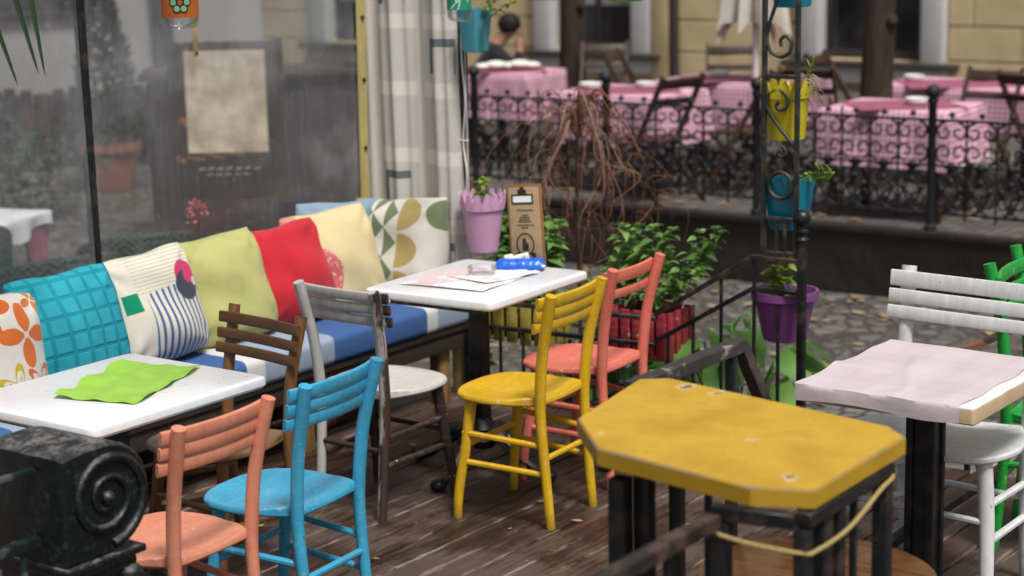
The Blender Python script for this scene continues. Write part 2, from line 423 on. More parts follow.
# ------------------------------------------------------------------ tables on the deck
def rounded_rect(w, d, r, n=5):
    P = []
    for cx, cy, a0 in ((w / 2 - r, d / 2 - r, 0), (-w / 2 + r, d / 2 - r, 90), (-w / 2 + r, -d / 2 + r, 180), (w / 2 - r, -d / 2 + r, 270)):
        for k in range(n + 1):
            a = rad(a0 + 90 * k / n); P.append((cx + r * math.cos(a), cy + r * math.sin(a)))
    return P
def slab(mb, poly, z0, z1, e=.008, mi=0):
    n = len(poly); c = sum((Vector(p) for p in poly), Vector((0, 0))) / n; V = []; F = []
    rings = [(0.02, z0), (1, z0), (0, z0 + .25 * e), (0, z1 - e), (.3 * e, z1 - .3 * e), (e, z1), (99, z1)]
    def off(p, d):
        q = Vector(p) - c; return c + q * (1 - d / q.length)
    R = [[off(p, e * .8) for p in poly] + [], [Vector(p) for p in poly], [Vector(p) for p in poly], [off(p, .3 * e) for p in poly], [off(p, e) for p in poly]]
    Z = [z0, z0 + e * .8, z1 - e, z1 - .3 * e, z1]
    for r, z in zip(R, Z): V += [(q.x, q.y, z) for q in r]
    for i in range(len(Z) - 1):
        for j in range(n): F.append((i * n + j, i * n + (j + 1) % n, (i + 1) * n + (j + 1) % n, (i + 1) * n + j))
    F.append(tuple(reversed(range(n)))); F.append(tuple((len(Z) - 1) * n + j for j in range(n)))
    return mb.add(V, F, mi)
def cast_base(t, mat, zt, w=.058):
    MB().box((0, 0, (zt + .12) / 2), (w, w, zt - .12), bev=.006).build('pedestal', mat, t)
    m = MB(); m.lathe([(.05, .1), (.062, .13), (.05, .16), (.058, .175), (.042, .2), (.036, .215)], 16)
    m.build('collar', mat, t)
    for i in range(4):
        a = PI / 4 * 2 * i + .02
        d = Vector((math.cos(a), math.sin(a), 0))
        m = MB(); p = catmull([d * .02 + Vector((0, 0, .17)), d * .09 + Vector((0, 0, .145)), d * .16 + Vector((0, 0, .10)), d * .23 + Vector((0, 0, .045)), d * .29 + Vector((0, 0, .026))], 4)
        m.tube(p, [.03, .032, .034, .036, .036, .034, .031, .028, .026, .024, .022, .021, .021, .022, .024, .026, .026][:len(p)], 8, flat=.8)
        m.ball(d * .295 + Vector((0, 0, .024)), .032, 10, 6, sz=.75)
        m.ball(d * .12 + Vector((0, 0, .142)), .026, 8, 6)
        for s in (-1, 1):
            n = Vector((-d.y, d.x, 0)) * s
            m.tube([d * .1 + n * .025 + Vector((0, 0, .13)), d * .17 + n * .033 + Vector((0, 0, .085)), d * .21 + n * .022 + Vector((0, 0, .06))], [.008, .012, .006], 6)
        m.build('foot', mat, t)
GT = 'white square cafe tables'
def cafe_table(label, loc, rz, w, d):
    t = thing('cafe_table', label, 'table', loc, rz, GT)
    m = MB(); slab(m, rounded_rect(w, d, .03), .708, .74, .010); m.build('tabletop', WHITE, t, 30)
    fr = MB()
    for s in (-1, 1):
        fr.box((s * (w / 2 - .07), 0, .6935), (.025, d - .16, .025), bev=.003)
        fr.box((0, s * (d / 2 - .09), .694), (w - .17, .022, .022), bev=.003)
    fr.build('under_frame', TEALIRON, t)
    cast_base(t, BLACK, .705); return t
cafe_table('white square table with a lime green napkin, beside the pillow bench', (3.765, 4.195, 0), 0, .70, .60)
cafe_table('white square table carrying the menu board and an ashtray', (5.613, 4.234, 0), rad(2.2), .665, .57)
# paper covered table on the right
t = thing('paper_covered_table', 'white table with tan edges under a checked paper runner', 'table', (5.14, 2.235, 0), 0)
M = Mat('white_top_with_worn_tan_rim', .4); x, y, z = M.xyz(); n = M.noise(14, M.coord(), 5)
M.color(M.mix((z + n * .012).smooth(.738, .746), M.mix(n, (.42, .27, .13), (.6, .47, .32)), (.72, .71, .70))); M.bump(n, .1, .003)
m = MB(); slab(m, rounded_rect(.60, .53, .012), .69, .74, .006); m.build('tabletop', M.m, t, 30)
m = MB(); m.box((-.01, .0, .36), (.075, .075, .66), bev=.004)
for sx, sy in ((1, 1), (1, -1), (-1, 1), (-1, -1)): m.box((-.01 + sx * .033, sy * .033, .36), (.024, .024, .655), bev=.004)
m.build('pedestal', BLACK, t)
m = MB(); m.box((-.01, .0, .018), (.42, .42, .03), bev=.008); m.build('base_plate', BLACK, t)
# checked paper runner, hanging a little over two edges
M = Mat('pink_white_checked_paper', .75, .25); x, y, z = M.xyz()
cx = (x / .24 + .3).frac().gt(.5); cy = (y / .24 + .2).frac().gt(.5); n = M.noise(7, M.coord(), 5); n2 = M.noise(60, M.coord(), 3)
M.color(M.mix(((cx + cy) * .16 + n2 * .25).clamp(), (.55, .475, .49), (.43, .35, .365))); M.bump(n * 1.2 + M.noise(15, M.coord(), 2, .5, .2) * .3, .4, .010)
PAPER = M.m
def runner(u, v):
    q = u * .68; Yv = -.225 + .502 * v; d = q - (.047 + .006 * math.sin(7 * v))
    wob = .0035 * math.sin(9 * u + 4 * v) + .0025 * math.sin(21 * v - 6 * u) + .007 * math.exp(-((u - .36 - .1 * v) / .05) ** 2) * v + .004 * math.exp(-((v - .3 - .5 * u) / .04) ** 2)
    if d > 0: return (-.303 + d, Yv + .005 * math.sin(17 * u), .7428 + max(wob, 0) * min(1, d / .03))
    return (-.3035 - .004 * (1 - math.exp(d / .02)) * (1 + math.sin(11 * v)), Yv, .7428 + d)
m = MB(); m.sheet(runner, 68, 40, .0008)
tag(m.build('paper_runner', PAPER, None, 60, loc=(5.14, 2.235, 0)), 'pinkish white checked paper runner on the right hand table', 'table runner')

# lime napkin
LIME = fabric('lime_green_cloth', (.27, .50, .055), .15)
def napkin(u, v):
    e = .012 * (abs(math.sin(v * 9.5)) ** 1.5) * max(0, (u - .80) / .20) + .016 * abs(math.sin(v * 7.5 + 1.2)) * max(0, (.25 - u) / .25)
    fold = .0045 * abs(math.sin(9 * u + 2.2 * v * v + .4 * math.sin(7 * v))) ** 3 + .002 * abs(math.sin(17 * v + 3 * u)) ** 4
    p = [Vector((-.235, .045, 0)), Vector((-.16, -.215, 0)), Vector((.262, -.062, 0)), Vector((.175, .19, 0))]
    a = p[0].lerp(p[3], v); b = p[1].lerp(p[2], v); q = a.lerp(b, u)
    return (q.x + .004 * math.sin(30 * v), q.y + .006 * math.sin(19 * v + 2 * u), .7425 + e + fold)
m = MB(); m.sheet(napkin, 60, 64, .0009)
tag(m.build('cloth_napkin', LIME, None, 60, loc=(3.822, 4.205, 0)), 'crumpled lime green cloth napkin with a wavy hem', 'napkin')
# paper place mats under the ashtray
M = Mat('faded_printed_placemat_paper', .7, .25); x, y, z = M.xyz(); n = M.noise(9, M.coord(), 4)
M.color(M.mix((n + (y * 9).sin() * .12).smooth(.45, .6), (.80, .79, .79), (.60, .47, .48))); M.bump(n, .2, .004)
def mat_sheet(c, w, d, rz, ph, name, lab):
    def fn(u, v):
        x = (u - .5) * w; y = (v - .5) * d
        return (x, y, .7425 + .0025 * (1 + math.sin(7 * u + ph + 3 * v)) + .006 * max(0, u - .85) * (1 + math.sin(22 * v)) * 3 + (.004 if ph > 1 else 0))
    m = MB(); m.sheet(fn, 26, 20, .0008)
    tag(m.build(name, M.m, None, 60, loc=(c[0], c[1], 0), rot=rz), lab, 'place mat', 'paper place mats on the white table')
mat_sheet((5.57, 4.27), .32, .36, .1, .4, 'paper_place_mat', 'lower paper place mat whose left edge sticks out on the ashtray table')
mat_sheet((5.70, 4.245), .27, .27, -.2, 2.2, 'paper_place_mat', 'upper paper place mat beneath the glass ashtray')
# ashtray
GLASS = glass('clear_glass', (.97, .985, .985), .03, .80)
m = MB(); m.lathe([(.048, 0), (.054, .008), (.055, .028), (.05, .031), (.046, .028), (.044, .012), (.02, .009), (.001, .009)], 28)
tag(m.build('glass_ashtray', GLASS, None, 40, loc=(5.655, 4.245, .7545)), 'round clear glass ashtray on the paper place mats', 'ashtray')
# blue packet box and menu board
t = thing('wet_wipe_packet', 'shiny blue packet with white lettering and napkins tucked in', 'packet', (5.84, 4.20, .741), rad(-58))
M = Mat('blue_shiny_plastic', .25); n = M.noise(25, M.coord(), 3); M.color(M.mix(n, (.005, .06, .42), (.02, .16, .72))); M.bump(n, .6, .01)
def packet(u, v):
    a = 2 * PI * v; f = (1 - abs(2 * u - 1) ** 8); ca = math.cos(a); sa = math.sin(a); ca = math.copysign(abs(ca) ** .6, ca); sa = math.copysign(abs(sa) ** .6, sa)
    return ((u - .5) * .19, .034 * ca * (.8 + .2 * f) * (1.1 - .35 * sa), .024 + .023 * sa * (.15 + .85 * f))
m = MB(); m.grid(packet, 22, 16); m.build('wrapper', M.m, t, 60)
WPAPER = fabric('white_tissue', (.8, .79, .70), .05)
m = MB()
for i in range(6):
    x0 = -.052 + .015 * i; hgt = .014 + .012 * random.random()
    m.box((x0, .004 * random.uniform(-1, 1), .041 + hgt / 2), (.02, .022, hgt), (random.uniform(-.3, .3), random.uniform(-.4, .4), 0), bev=.005)
m.build('paper_napkins', WPAPER, t)
LETTER = Mat('white_print', .4).color((.85, .87, .9)).m
m = MB()
def stroke(m, pts, r=.002): m.tube(pts, r, 5)
for i in range(5):        # blurred white lettering: five joined letter shapes
    x0 = .045 - .022 * i
    stroke(m, [(x0 - .016 * .5 * (1 - math.cos(a)) , .0375, .022 + .007 * math.sin(a)) for a in [k * PI / 4 * (1.6 if i % 2 else 1.2) for k in range(6)]])
m.build('lettering', LETTER, t)

KRAFT = Mat('kraft_menu_board', .75, .2); n = KRAFT.noise(40, KRAFT.coord(), 5); x, y, z = KRAFT.xyz()
edge = (y.abs().gt(.046)).max((z - .135).abs().gt(.126))
KRAFT.color(KRAFT.mix(edge, KRAFT.mix(n, (.33, .22, .12), (.48, .35, .21)), KRAFT.mix(n, (.20, .09, .035), (.34, .17, .07))))
INK = Mat('black_print_ink', .6).color((.018, .016, .014)).m
t = thing('menu_stand', 'narrow kraft brown menu board standing in the blue packet holder', 'menu board', (5.895, 4.20, .742), (rad(-5), rad(3), rad(4)))
t.scale = (1.1, 1.46, 1.18)
MB().box((0, 0, .135), (.008, .104, .27), bev=.001).build('board', KRAFT.m, t)
m = MB(); FX = -.0048
m.box((FX, .005, .222), (.001, .066, .032)); m.box((FX - .0005, .005, .222), (.001, .056, .020), mi=1)
m.lathe([(.012, 0), (.012, .001)], 14, (0, 0, 0), cap=True) if False else None
m.box((FX, .005, .246), (.001, .026, .014)); m.box((FX, .005, .257), (.001, .012, .008))
m.build('header_badge', [INK, LETTER], t)
m = MB()
for zz, w in ((.186, .05), (.170, .02), (.163, .030), (.156, .024), (.149, .036), (.138, .05), (.13, .016)):
    kx = -w / 2
    while kx < w / 2:
        l = random.uniform(.003, .008); m.box((FX, kx + l / 2, zz), (.001, l, .0032)); kx += l + .0022
m.build('menu_lettering', INK, t)
m = MB()      # oval emblem: ring with a small seated shape inside
ring = [(FX, .004 + .026 * math.cos(a), .075 + .036 * math.sin(a)) for a in [k * 2 * PI / 24 for k in range(25)]]
m.tube(ring, .0022, 5); m.box((FX, .004, .068), (.0012, .018, .024), bev=.0004); m.box((FX, .007, .087), (.0012, .011, .016), bev=.0004)
m.box((FX, .004, .046), (.0012, .05, .006)); m.box((FX, -.02, .041), (.001, .012, .012)); m.box((FX, .028, .041), (.001, .012, .012))
m.build('emblem', INK, t)

# ------------------------------------------------------------------ yellow corner table on the iron stair railing
M = Mat('worn_yellow_tabletop_paint', .55, .35); n = M.noise(5, M.coord(), 5); n2 = M.noise(38, M.coord(), 5, .7); n3 = M.noise(2.2, M.coord(), 2); x, y, z = M.xyz()
c = M.mix(n.map(.35, .7), (.40, .235, .018), (.55, .345, .04)); c = M.mix((n2 * .7 + n3 * .3).smooth(.59, .66), c, (.26, .15, .02))
vd = S(M.nt, M.voro(3.3, M.coord('Object', loc=(.35, .12, 0)))); c = M.mix((vd + n2 * .06).lt(.075), c, (.62, .55, .42)); c = M.mix((vd + n2 * .05).lt(.043), c, (.10, .055, .02))
s1 = M.noise(1, M.coord('Object', scale=(9, 210, 1), rot=(0, 0, .5)), 4, .7); s2 = M.noise(1, M.coord('Object', scale=(170, 8, 1), rot=(0, 0, .2)), 4, .7)
c = M.mix((s1.smooth(.66, .74) * .5), c, (.20, .12, .025)); c = M.mix((s2.smooth(.68, .75) * .5), c, (.62, .47, .16)); c = M.mix(n.smooth(.56, .72) * .45, c, (.22, .12, .012))
ed_ = M.noise(16, M.coord(), 4, .7); c = M.mix(ed_.smooth(.68, .72) * .8, c, (.50, .42, .27))
nb = M.noise(19, M.coord(), 5, .7); nc = M.noise(19, M.coord('Object', loc=(4, 2, 1)), 5, .7)
for px_, py_, r_, dk_ in ((-.225, -.292, .030, 1), (.285, .25, .034, 1), (-.03, -.10, .013, 0), (.27, .16, .020, 1), (-.15, .20, .012, 0)):
    dx = x - px_ + (nb - .5) * .09; dy = (y - py_ + (nc - .5) * .09) * 1.4; dd = (dx * dx + dy * dy).sqrt()
    c = M.mix(dd.smooth(r_, r_ * .75) * .8, c, (.52, .42, .25))
    if dk_: c = M.mix((dd + (n2 - .5) * .03).smooth(r_ * .62, r_ * .45) * .85, c, (.11, .055, .02))
M.color(c); M.rough(n2.map(.3, .7, .38, .7)); M.bump(n2 + s1 * .5, .16, .003)
YTOP = M.m
M = Mat('bare_worn_edge', .7, .3); n = M.noise(60, M.coord(), 4); n2 = M.noise(9, M.coord(), 4); M.color(M.mix((n * .4 + n2 * .6).smooth(.44, .54), (.34, .19, .015), M.mix(n, (.10, .06, .03), (.36, .28, .18)))); YEDGE = M.m
M = Mat('yellow_rim_paint', .5); n = M.noise(12, M.coord(), 4); M.color(M.mix(n, (.34, .19, .006), (.52, .31, .02))); YSIDE = M.m
poly = [(3.246, 2.147), (3.177, 1.746), (3.226, 1.631), (3.66, 1.640), (3.715, 1.70), (3.835, 2.33), (3.79, 2.385), (3.42, 2.315)]
poly = [(a - 3.5, b - 2.0) for a, b in poly]
m = MB(); m.prism(poly, .962, 1.0, 0, 2, .004, 1)
tag(m.build('octagonal_tabletop', [YTOP, YEDGE, YSIDE], None, 25, loc=(3.5, 2.0, 0)), 'worn mustard yellow tabletop with cut corners on black iron railing', 'tabletop')
t = thing('stair_railing', 'black iron stair railing carrying the yellow cut corner tabletop', 'railing', (3.5, 2.0, 0))
def off(p): return (p[0] - 3.5, p[1] - 2.0, p[2])
m = MB()
m.bar(off((2.2, 1.79, .935)), off((3.13, 1.80, .935)), .034, .03); m.build('handrail', IRON_RUST, t)
m = MB()
m.bar(off((3.16, 1.82, .943)), off((3.19, 1.655, .943)), .03, .03); m.bar(off((3.2, 1.642, .943)), off((3.60, 1.65, .943)), .03, .03)
m.bar(off((3.60, 1.66, .943)), off((3.70, 2.3, .943)), .03, .03); m.bar(off((3.30, 2.17, .9428)), off((3.72, 2.25, .9428)), .028, .03)
m.build('top_frame', BLACK, t)
for px, py, w in ((3.16, 1.80, .034), (3.205, 1.645, .03), (3.585, 1.655, .034), (3.30, 2.125, .04), (3.335, 2.085, .034), (3.30, 1.66, .045), (3.69, 2.22, .03), (3.36, 1.65, .03)):
    MB().box(off((px, py, .463)), (w, w, .925), bev=.003).build('post', BLACK, t)
for px, py in ((3.375, 2.04), (3.42, 1.98), (2.95, 1.797), (2.75, 1.795), (3.44, 1.652)):
    MB().box(off((px, py, .46)), (.014, .014, .93 if py > 1.9 else .92), bev=.002).build('baluster', BLACK, t)
MB().bar(off((3.20, 1.66, .62)), off((3.58, 1.66, .62)), .02, .024).build('lower_rail', BLACK, t)
MB().bar(off((2.2, 1.795, .12)), off((3.14, 1.80, .12)), .02, .024).build('lower_rail', BLACK, t)
m = MB(); m.tube(catmull([off(p) for p in ((3.14, 1.815, .915), (3.138, 1.79, .905), (3.165, 1.72, .888), (3.19, 1.64, .880), (3.215, 1.622, .881), (3.35, 1.618, .890), (3.50, 1.62, .930), (3.585, 1.633, .962 - .03), (3.607, 1.66, .94))], 6), .0045, 7)
M = Mat('frayed_beige_rope', .9, .1); n = M.noise(160, M.coord(), 2); M.color(M.mix(n, (.22, .16, .05), (.50, .39, .17))); M.bump(n, .7, .003)
o = m.build('rope', M.m); o.location = (3.5, 2.0, 0); tag(o, 'beige rope slung round the posts under the yellow tabletop', 'rope')
# railing that continues behind the yellow top, then slants down to the deck
t = thing('deck_railing', 'weathered black rail behind the yellow tabletop that slants down to deck level', 'railing', (4.4, 2.465, 0))
M = Mat('weathered_rail_top', .6); n = M.noise(20, M.coord(), 5); n2 = M.noise(4, M.coord(), 2)
M.color(M.mix((n * .45 + n2 * .55).smooth(.56, .62), M.mix(n, (.016, .014, .014), (.05, .042, .04)), M.mix(n, (.12, .09, .06), (.34, .29, .24)))); WRAIL = M.m
MB().bar((-.52, 0, .945), (.03, 0, .945), .042, .034).build('handrail', WRAIL, t)
MB().bar((.03, .0, .94), (.60, 0, .115), .036, .034).build('sloping_brace', IRON_RUST, t)
for px in (-.48, -.02): MB().box((px, 0, .463), (.028, .026, .925), bev=.003).build('post', BLACK, t)
MB().bar((-.42, -.004, .90), (-.10, -.004, .74), .016, .02).build('stay', IRON_RUST, t)
MB().bar((.61, 0, .098), (1.95, .012, .098), .036, .03).build('low_rail', BLACK, t)
for px in (.66, 1.28, 1.9): MB().box((px, .005, .043), (.03, .03, .08), bev=.003).build('foot_post', BLACK, t)

# round brown stool
t = thing('round_stool', 'round varnished brown stool behind the yellow tabletop railing', 'stool', (4.17, 2.1, 0))
m = MB(); m.lathe([(.001, .418), (.26, .418), (.295, .424), (.302, .434), (.298, .446), (.285, .452), (.001, .452)], 48); m.build('seat', STOOLWOOD, t)
for i in range(4):
    a = PI / 4 + i * PI / 2
    MB().tube([(.25 * math.cos(a), .25 * math.sin(a), 0), (.19 * math.cos(a), .19 * math.sin(a), .418)], [.016, .02], 8).build('leg', BLACK, t)
m = MB(); m.tube([(.228 * math.cos(k * PI / 16), .228 * math.sin(k * PI / 16), .15) for k in range(33)], .009, 6, cap=False); m.build('foot_ring', BLACK, t)

# ------------------------------------------------------------------ scroll post and iron railing, lower left
t = thing('scroll_post', 'squat black cast iron post with a carved spiral scroll', 'post', (3.0, 3.4, 0))
STONE = Mat('black_cast_scroll', .38, .55); n = STONE.noise(16, STONE.coord(), 5); n2 = STONE.noise(70, STONE.coord(), 3); x, y, z = STONE.xyz()
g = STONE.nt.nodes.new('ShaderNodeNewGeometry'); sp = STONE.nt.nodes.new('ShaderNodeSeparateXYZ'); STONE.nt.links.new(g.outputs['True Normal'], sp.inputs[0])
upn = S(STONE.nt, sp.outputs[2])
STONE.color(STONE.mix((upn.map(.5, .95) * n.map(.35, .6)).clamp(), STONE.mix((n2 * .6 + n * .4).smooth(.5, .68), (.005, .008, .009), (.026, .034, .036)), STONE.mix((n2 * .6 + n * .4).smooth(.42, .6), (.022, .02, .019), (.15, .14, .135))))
STONE.rough((upn * .3 + n2 * .3).map(.05, .6, .22, .65)); n4 = STONE.noise(190, STONE.coord(), 3); STONE.bump(n2 * .6 + n4 * .5 + n * .4, .6, .004)
C0 = Vector((.008, 0, .748)); R0 = .142
outline = [(-.128, .60), (.02, .60)]
for k in range(19):
    a = rad(-80 + 170 * k / 18); outline.append((C0.x + R0 * math.cos(a), C0.z + R0 * math.sin(a) * .92))
outline += [(-.06, .878), (-.128, .868)]
n_ = len(outline); V = []; F = []
cc = Vector((0, .74))
prof = [(0.94, 0.0), (1.0, .012), (1.0, .268), (.95, .28)]
for s_, yy in prof:
    for p in outline:
        q = cc + (Vector(p) - cc) * s_; V.append((q.x, yy, q.y))
for i in range(3):
    for j in range(n_): F.append((i * n_ + (j + 1) % n_, i * n_ + j, (i + 1) * n_ + j, (i + 1) * n_ + (j + 1) % n_))
F.append(tuple(range(n_))); F.append(tuple(reversed([3 * n_ + j for j in range(n_)])))
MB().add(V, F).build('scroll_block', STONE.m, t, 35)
m = MB(); P = []; rs = []
N = 110
for k in range(N + 1):
    a = rad(-95) - 2 * PI * 2.35 * (1 - k / N) ** 1.0 ; f = k / N
    r = .012 + .116 * f ** 1.05
    P.append((C0.x + r * math.cos(a) * -1, -.002, C0.z - .004 + r * math.sin(a) * .94)); rs.append(.0055 + .0085 * f)
m.tube(P, rs, 8, up=(0, 1, 0)); m.ball((C0.x, -.006, C0.z - .004), .017, 14, 9)
m.build('spiral', STONE.m, t, 60)
m = MB(); m.box((-.01, .135, .592), (.25, .30, .02), bev=.006); m.box((-.015, .135, .566), (.22, .275, .03), bev=.010); m.box((-.02, .135, .53), (.19, .25, .044), bev=.008); m.ball((.075, .01, .53), .034, 12, 8, sz=.9)
m.box((-.03, .135, .26), (.15, .2, .50), bev=.008); m.box((-.03, .135, .02), (.22, .28, .04), bev=.008)
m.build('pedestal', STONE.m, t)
t = thing('garden_railing', 'dark iron railing with a brass ring fixed to the scroll post', 'railing', (2.87, 3.52, 0))
for zz, w in ((.835, .022), (.66, .03), (.10, .03)): MB().bar((-.8, -.03, zz), (-.004, -.03, zz), w, .012 if zz > .8 else .026).build('rail', TEALIRON, t)
for px in (-.05, -.17, -.29, -.41, -.53): MB().box((px, -.03, .38), (.014, .014, .53), bev=.002).build('baluster', TEALIRON, t)
BRASS = metal('tarnished_brass', (.10, .075, .03), .35, .6, (.03, .04, .03), .2)
for cx in (-.20, -.42):
    m = MB()
    for R, r in ((.068, .014), (.042, .010)):
        m.tube([(cx + R * math.cos(k * PI / 12), -.03, .748 + R * math.sin(k * PI / 12)) for k in range(25)], r, 8, cap=False, up=(0, 1, 0))
    m.build('ring_medallion', BRASS, t)

# ------------------------------------------------------------------ bench, cushion, pillows
t = thing('bench', 'long bench of dark timber along the plastic windscreen', 'bench', (5.0, 5.18, 0))
MB().box((-.15, 0, .325), (3.2, .52, .026), bev=.003).build('seat_board', DARKWOOD, t)
MB().box((-.15, -.235, .272), (3.15, .03, .07), bev=.003).build('front_apron', DARKWOOD, t)
MB().box((-.15, .2, .16), (3.1, .02, .30), bev=.003).build('back_panel', DARKWOOD, t)
for px in (-1.65, -.55, .45, 1.33): MB().box((px, -.19, .155), (.07, .06, .31), bev=.004).build('leg', BENCHWOOD, t)
M = Mat('banded_blue_bench_fabric', .85, .2); x, y, z = M.xyz(); n = M.noise(5, M.coord(), 4); w = M.noise(350, M.coord(), 2)
LB, BL, WH = (.29, .36, .46), (.05, .115, .29), (.62, .62, .60)
f = ((x + (y * y) * .35 + (n - .5) * .02) + 1.8) / 3.6
c = M.ramp(f, [(0, LB), (.10, WH), (.125, BL), (.26, LB), (.40, WH), (.425, BL), (.566, WH), (.592, LB), (.70, BL), (.867, WH), (.885, LB)], True)
M.color(M.mix(w.map(.35, .7, 0, .4), c, M.mix(.5, c, (.02, .03, .05)))); M.bump(n * 3 + w, .3, .006)
CUSHF = M.m
m = MB(); m.box((0, 0, 0), (3.2, .54, .115), bev=.028, seg=4)
tag(m.build('bench_cushion', CUSHF, None, 50, loc=(4.85, 5.175, .397)), 'long flat seat cushion in blue, white and pale blue bands', 'cushion')

def pillow_mesh(w, h, T, seed=0, n=36, pinch=.045, sag=.0):
    r = random.Random(seed); ph = [r.uniform(0, 6) for _ in range(8)]
    V = {}; mb = MB(); vs = []; fs = []
    def idx(side, i, j):
        if i in (0, n) or j in (0, n): side = 0
        k = (side, i, j)
        if k not in V:
            u = -1 + 2 * i / n; v = -1 + 2 * j / n
            rc = 1 - .075 * max(0, (abs(u) + abs(v) - 1.35) / .65) ** 2
            x = u * w / 2 * (1 - pinch * (1 - v * v) * abs(u) ** 2) * rc; z = v * h / 2 * (1 - pinch * (1 - u * u) * abs(v) ** 2) * rc - .012 * (1 - u * u) * max(0, v) ** 2
            b = max(0, (1 - abs(u) ** 2.6) * (1 - abs(v) ** 2.6)) ** .46
            fat = 1 + .22 * (-v)
            wr = .006 * math.sin(4 * u + ph[0] + 2 * v) * math.sin(3 * v + ph[1]) + .003 * math.sin(7 * v + 4 * u + ph[3])
            for (cu_, cv_) in ((1, 1), (-1, 1), (1, -1), (-1, -1)):
                dd = math.hypot(u - cu_, v - cv_); th = math.atan2(v - cv_, u - cu_)
                wr += .0075 * math.sin(9 * th + ph[2] + cu_ * 2 + cv_) * math.exp(-((dd - .42) / .28) ** 2)
            edge = .006 * math.sin(6 * u + ph[4]) + .006 * math.sin(5 * v + ph[5])
            cr = max(abs(u), abs(v))
            wr += .004 * math.sin(22 * math.atan2(v, u) + ph[6]) * (1 - b) * (abs(u * v)) * 2
            y = (T / 2 * b * fat + (wr + .0) * b ** .5) * (1 if side == 1 else -1) if side else 0
            V[k] = len(vs); vs.append((x + edge * .5, y + edge + sag * u * u, z + edge * .4))
        return V[k]
    for side in (1, -1):
        for i in range(n):
            for j in range(n):
                q = (idx(side, i, j), idx(side, i + 1, j), idx(side, i + 1, j + 1), idx(side, i, j + 1))
                fs.append(q if side < 0 else tuple(reversed(q)))
    return mb.add(vs, fs)
GP = 'scatter pillows along the bench'
def pillow(label, mat, c, size, yaw, tilt, roll=0, T=.15, seed=0):
    # local x = width, local z = height, local -y faces the sitter side
    o = pillow_mesh(size[0], size[1], T, seed).build('throw_pillow', mat, None, 80)
    o.matrix_world = Matrix.Translation(c) @ Matrix.Rotation(yaw, 4, 'Z') @ Matrix.Rotation(-tilt, 4, 'X') @ Matrix.Rotation(roll, 4, 'Y')
    return tag(o, label, 'pillow', GP)
def pmat(name): return Mat(name, .88, .15)
def finish(M, c, b=.35, weave=500):
    n = M.noise(8, M.coord(), 4); w = M.noise(weave, M.coord(), 2)
    M.color(M.mix(w.map(.35, .7, 0, .35), M.mix(n.map(.35, .7, 0, .22), c, M.mix(.5, c, (.02, .02, .02))), M.mix(.35, c, (.03, .03, .03))))
    M.bump(n * 2 + w * .6, b, .006); M.b.inputs['Sheen Weight'].default_value = .15; return M.m
# turquoise, raised squares
M = pmat('turquoise_squares_fabric'); x, y, z = M.xyz()
gx = ((x / .066).frac() - .5).abs(); gz = ((z / .066 + .25).frac() - .5).abs()
ln = gx.max(gz).smooth(.36, .44)
c = M.mix(ln, (.03, .32, .40), (.014, .235, .305)); n = M.noise(8, M.coord(), 4); M.color(M.mix(n.map(.35, .7), c, M.mix(.25, c, (0, .1, .14)))); M.bump(n * 2.5 - ln, .5, .006); TURQ = M.m
# patchwork
M = pmat('patchwork_stripe_fabric'); x, y, z = M.xyz()
st = ((x / .026).frac()).lt(.42); area = (x + .07 - z * .05).gt(0) * (z - .055 - x * .08).lt(0)
c = M.mix(st * area, (.66, .62, .52), (.07, .13, .28)); top = (z - .055 - x * .08).gt(0); fine = ((z / .014).frac().lt(.22)) * top * (x + .1).gt(0)
c = M.mix(fine, c, (.42, .42, .30)); c = M.mix((x + .135).abs().lt(.035) * (z - .03).abs().lt(.036), c, (.0, .23, .12))
def circ(cx, cz, r): return ((x - cx) * (x - cx) + (z - cz) * (z - cz)).sqrt().lt(r)
c = M.mix(circ(.135, .085, .058), c, (.55, .03, .13)); c = M.mix(circ(.125, .045, .058), c, (.045, .05, .075)); c = M.mix(circ(.148, .078, .028), c, (.55, .03, .13))
c = M.mix(circ(.178, .052, .018), c, (.62, .58, .5))
PATCH = finish(M, c)
M = pmat('olive_lime_fabric'); x, y, z = M.xyz(); r = ((x * x + z * z).sqrt() * 38).sin().gt(.86); c = M.mix(r * .25, (.47, .47, .17), (.36, .36, .10)); OLIVE = finish(M, c, .6)
RED = fabric('crimson_fabric', (.50, .022, .035), .15)
M = pmat('cream_print_fabric'); x, y, z = M.xyz(); n = M.noise(60, M.coord(), 4)
c = M.mix(circ(-.16, -.05, .12), (.66, .54, .30), M.mix(n.smooth(.5, .62), (.62, .13, .13), (.7, .5, .42)))
c = M.mix(circ(-.19, .19, .045), c, (.6, .25, .2)); CREAM = finish(M, c)
GREYBLUE = fabric('grey_blue_fabric', (.22, .31, .40), .12)
M = pmat('geometric_triangle_fabric'); x, y, z = M.xyz()
u = ((x + .25) / .118).frac(); v = ((z + .25) / .13).frac(); dia = ((u - .5).abs() + (v - .5).abs()).lt(.5)
half = (u - .5).gt(0); alt = ((z + .25) / .115).floor().mod(2.0); tri = dia * (half + alt).mod(2.0)
tri = (dia * half).max((dia * -1 + 1) * (half * -1 + 1))
left = x.lt(.045); GR, CR, MU = (.16, .20, .105), (.64, .60, .53), (.42, .315, .115)
c = M.mix(tri * left, CR, GR); c = M.mix((z.gt(.1)) * left * x.lt(-.1) * dia, c, MU)
zz = ((z + .265) / .16).frac() - .5; arc = ((zz * zz * .0256) + ((x - .05) * (x - .05)) * .5).sqrt().lt(.074)
c = M.mix(arc * x.gt(.05) * x.lt(.17), c, MU); c = M.mix(x.gt(.16) * z.gt(.05) * ((x - .25) * (x - .25) * .7 + zz * zz * .022).sqrt().lt(.062), c, GR)
GEO = finish(M, c)
M = pmat('floral_orange_fabric'); x, y, z = M.xyz(); c = M.rgb((.70, .66, .60))
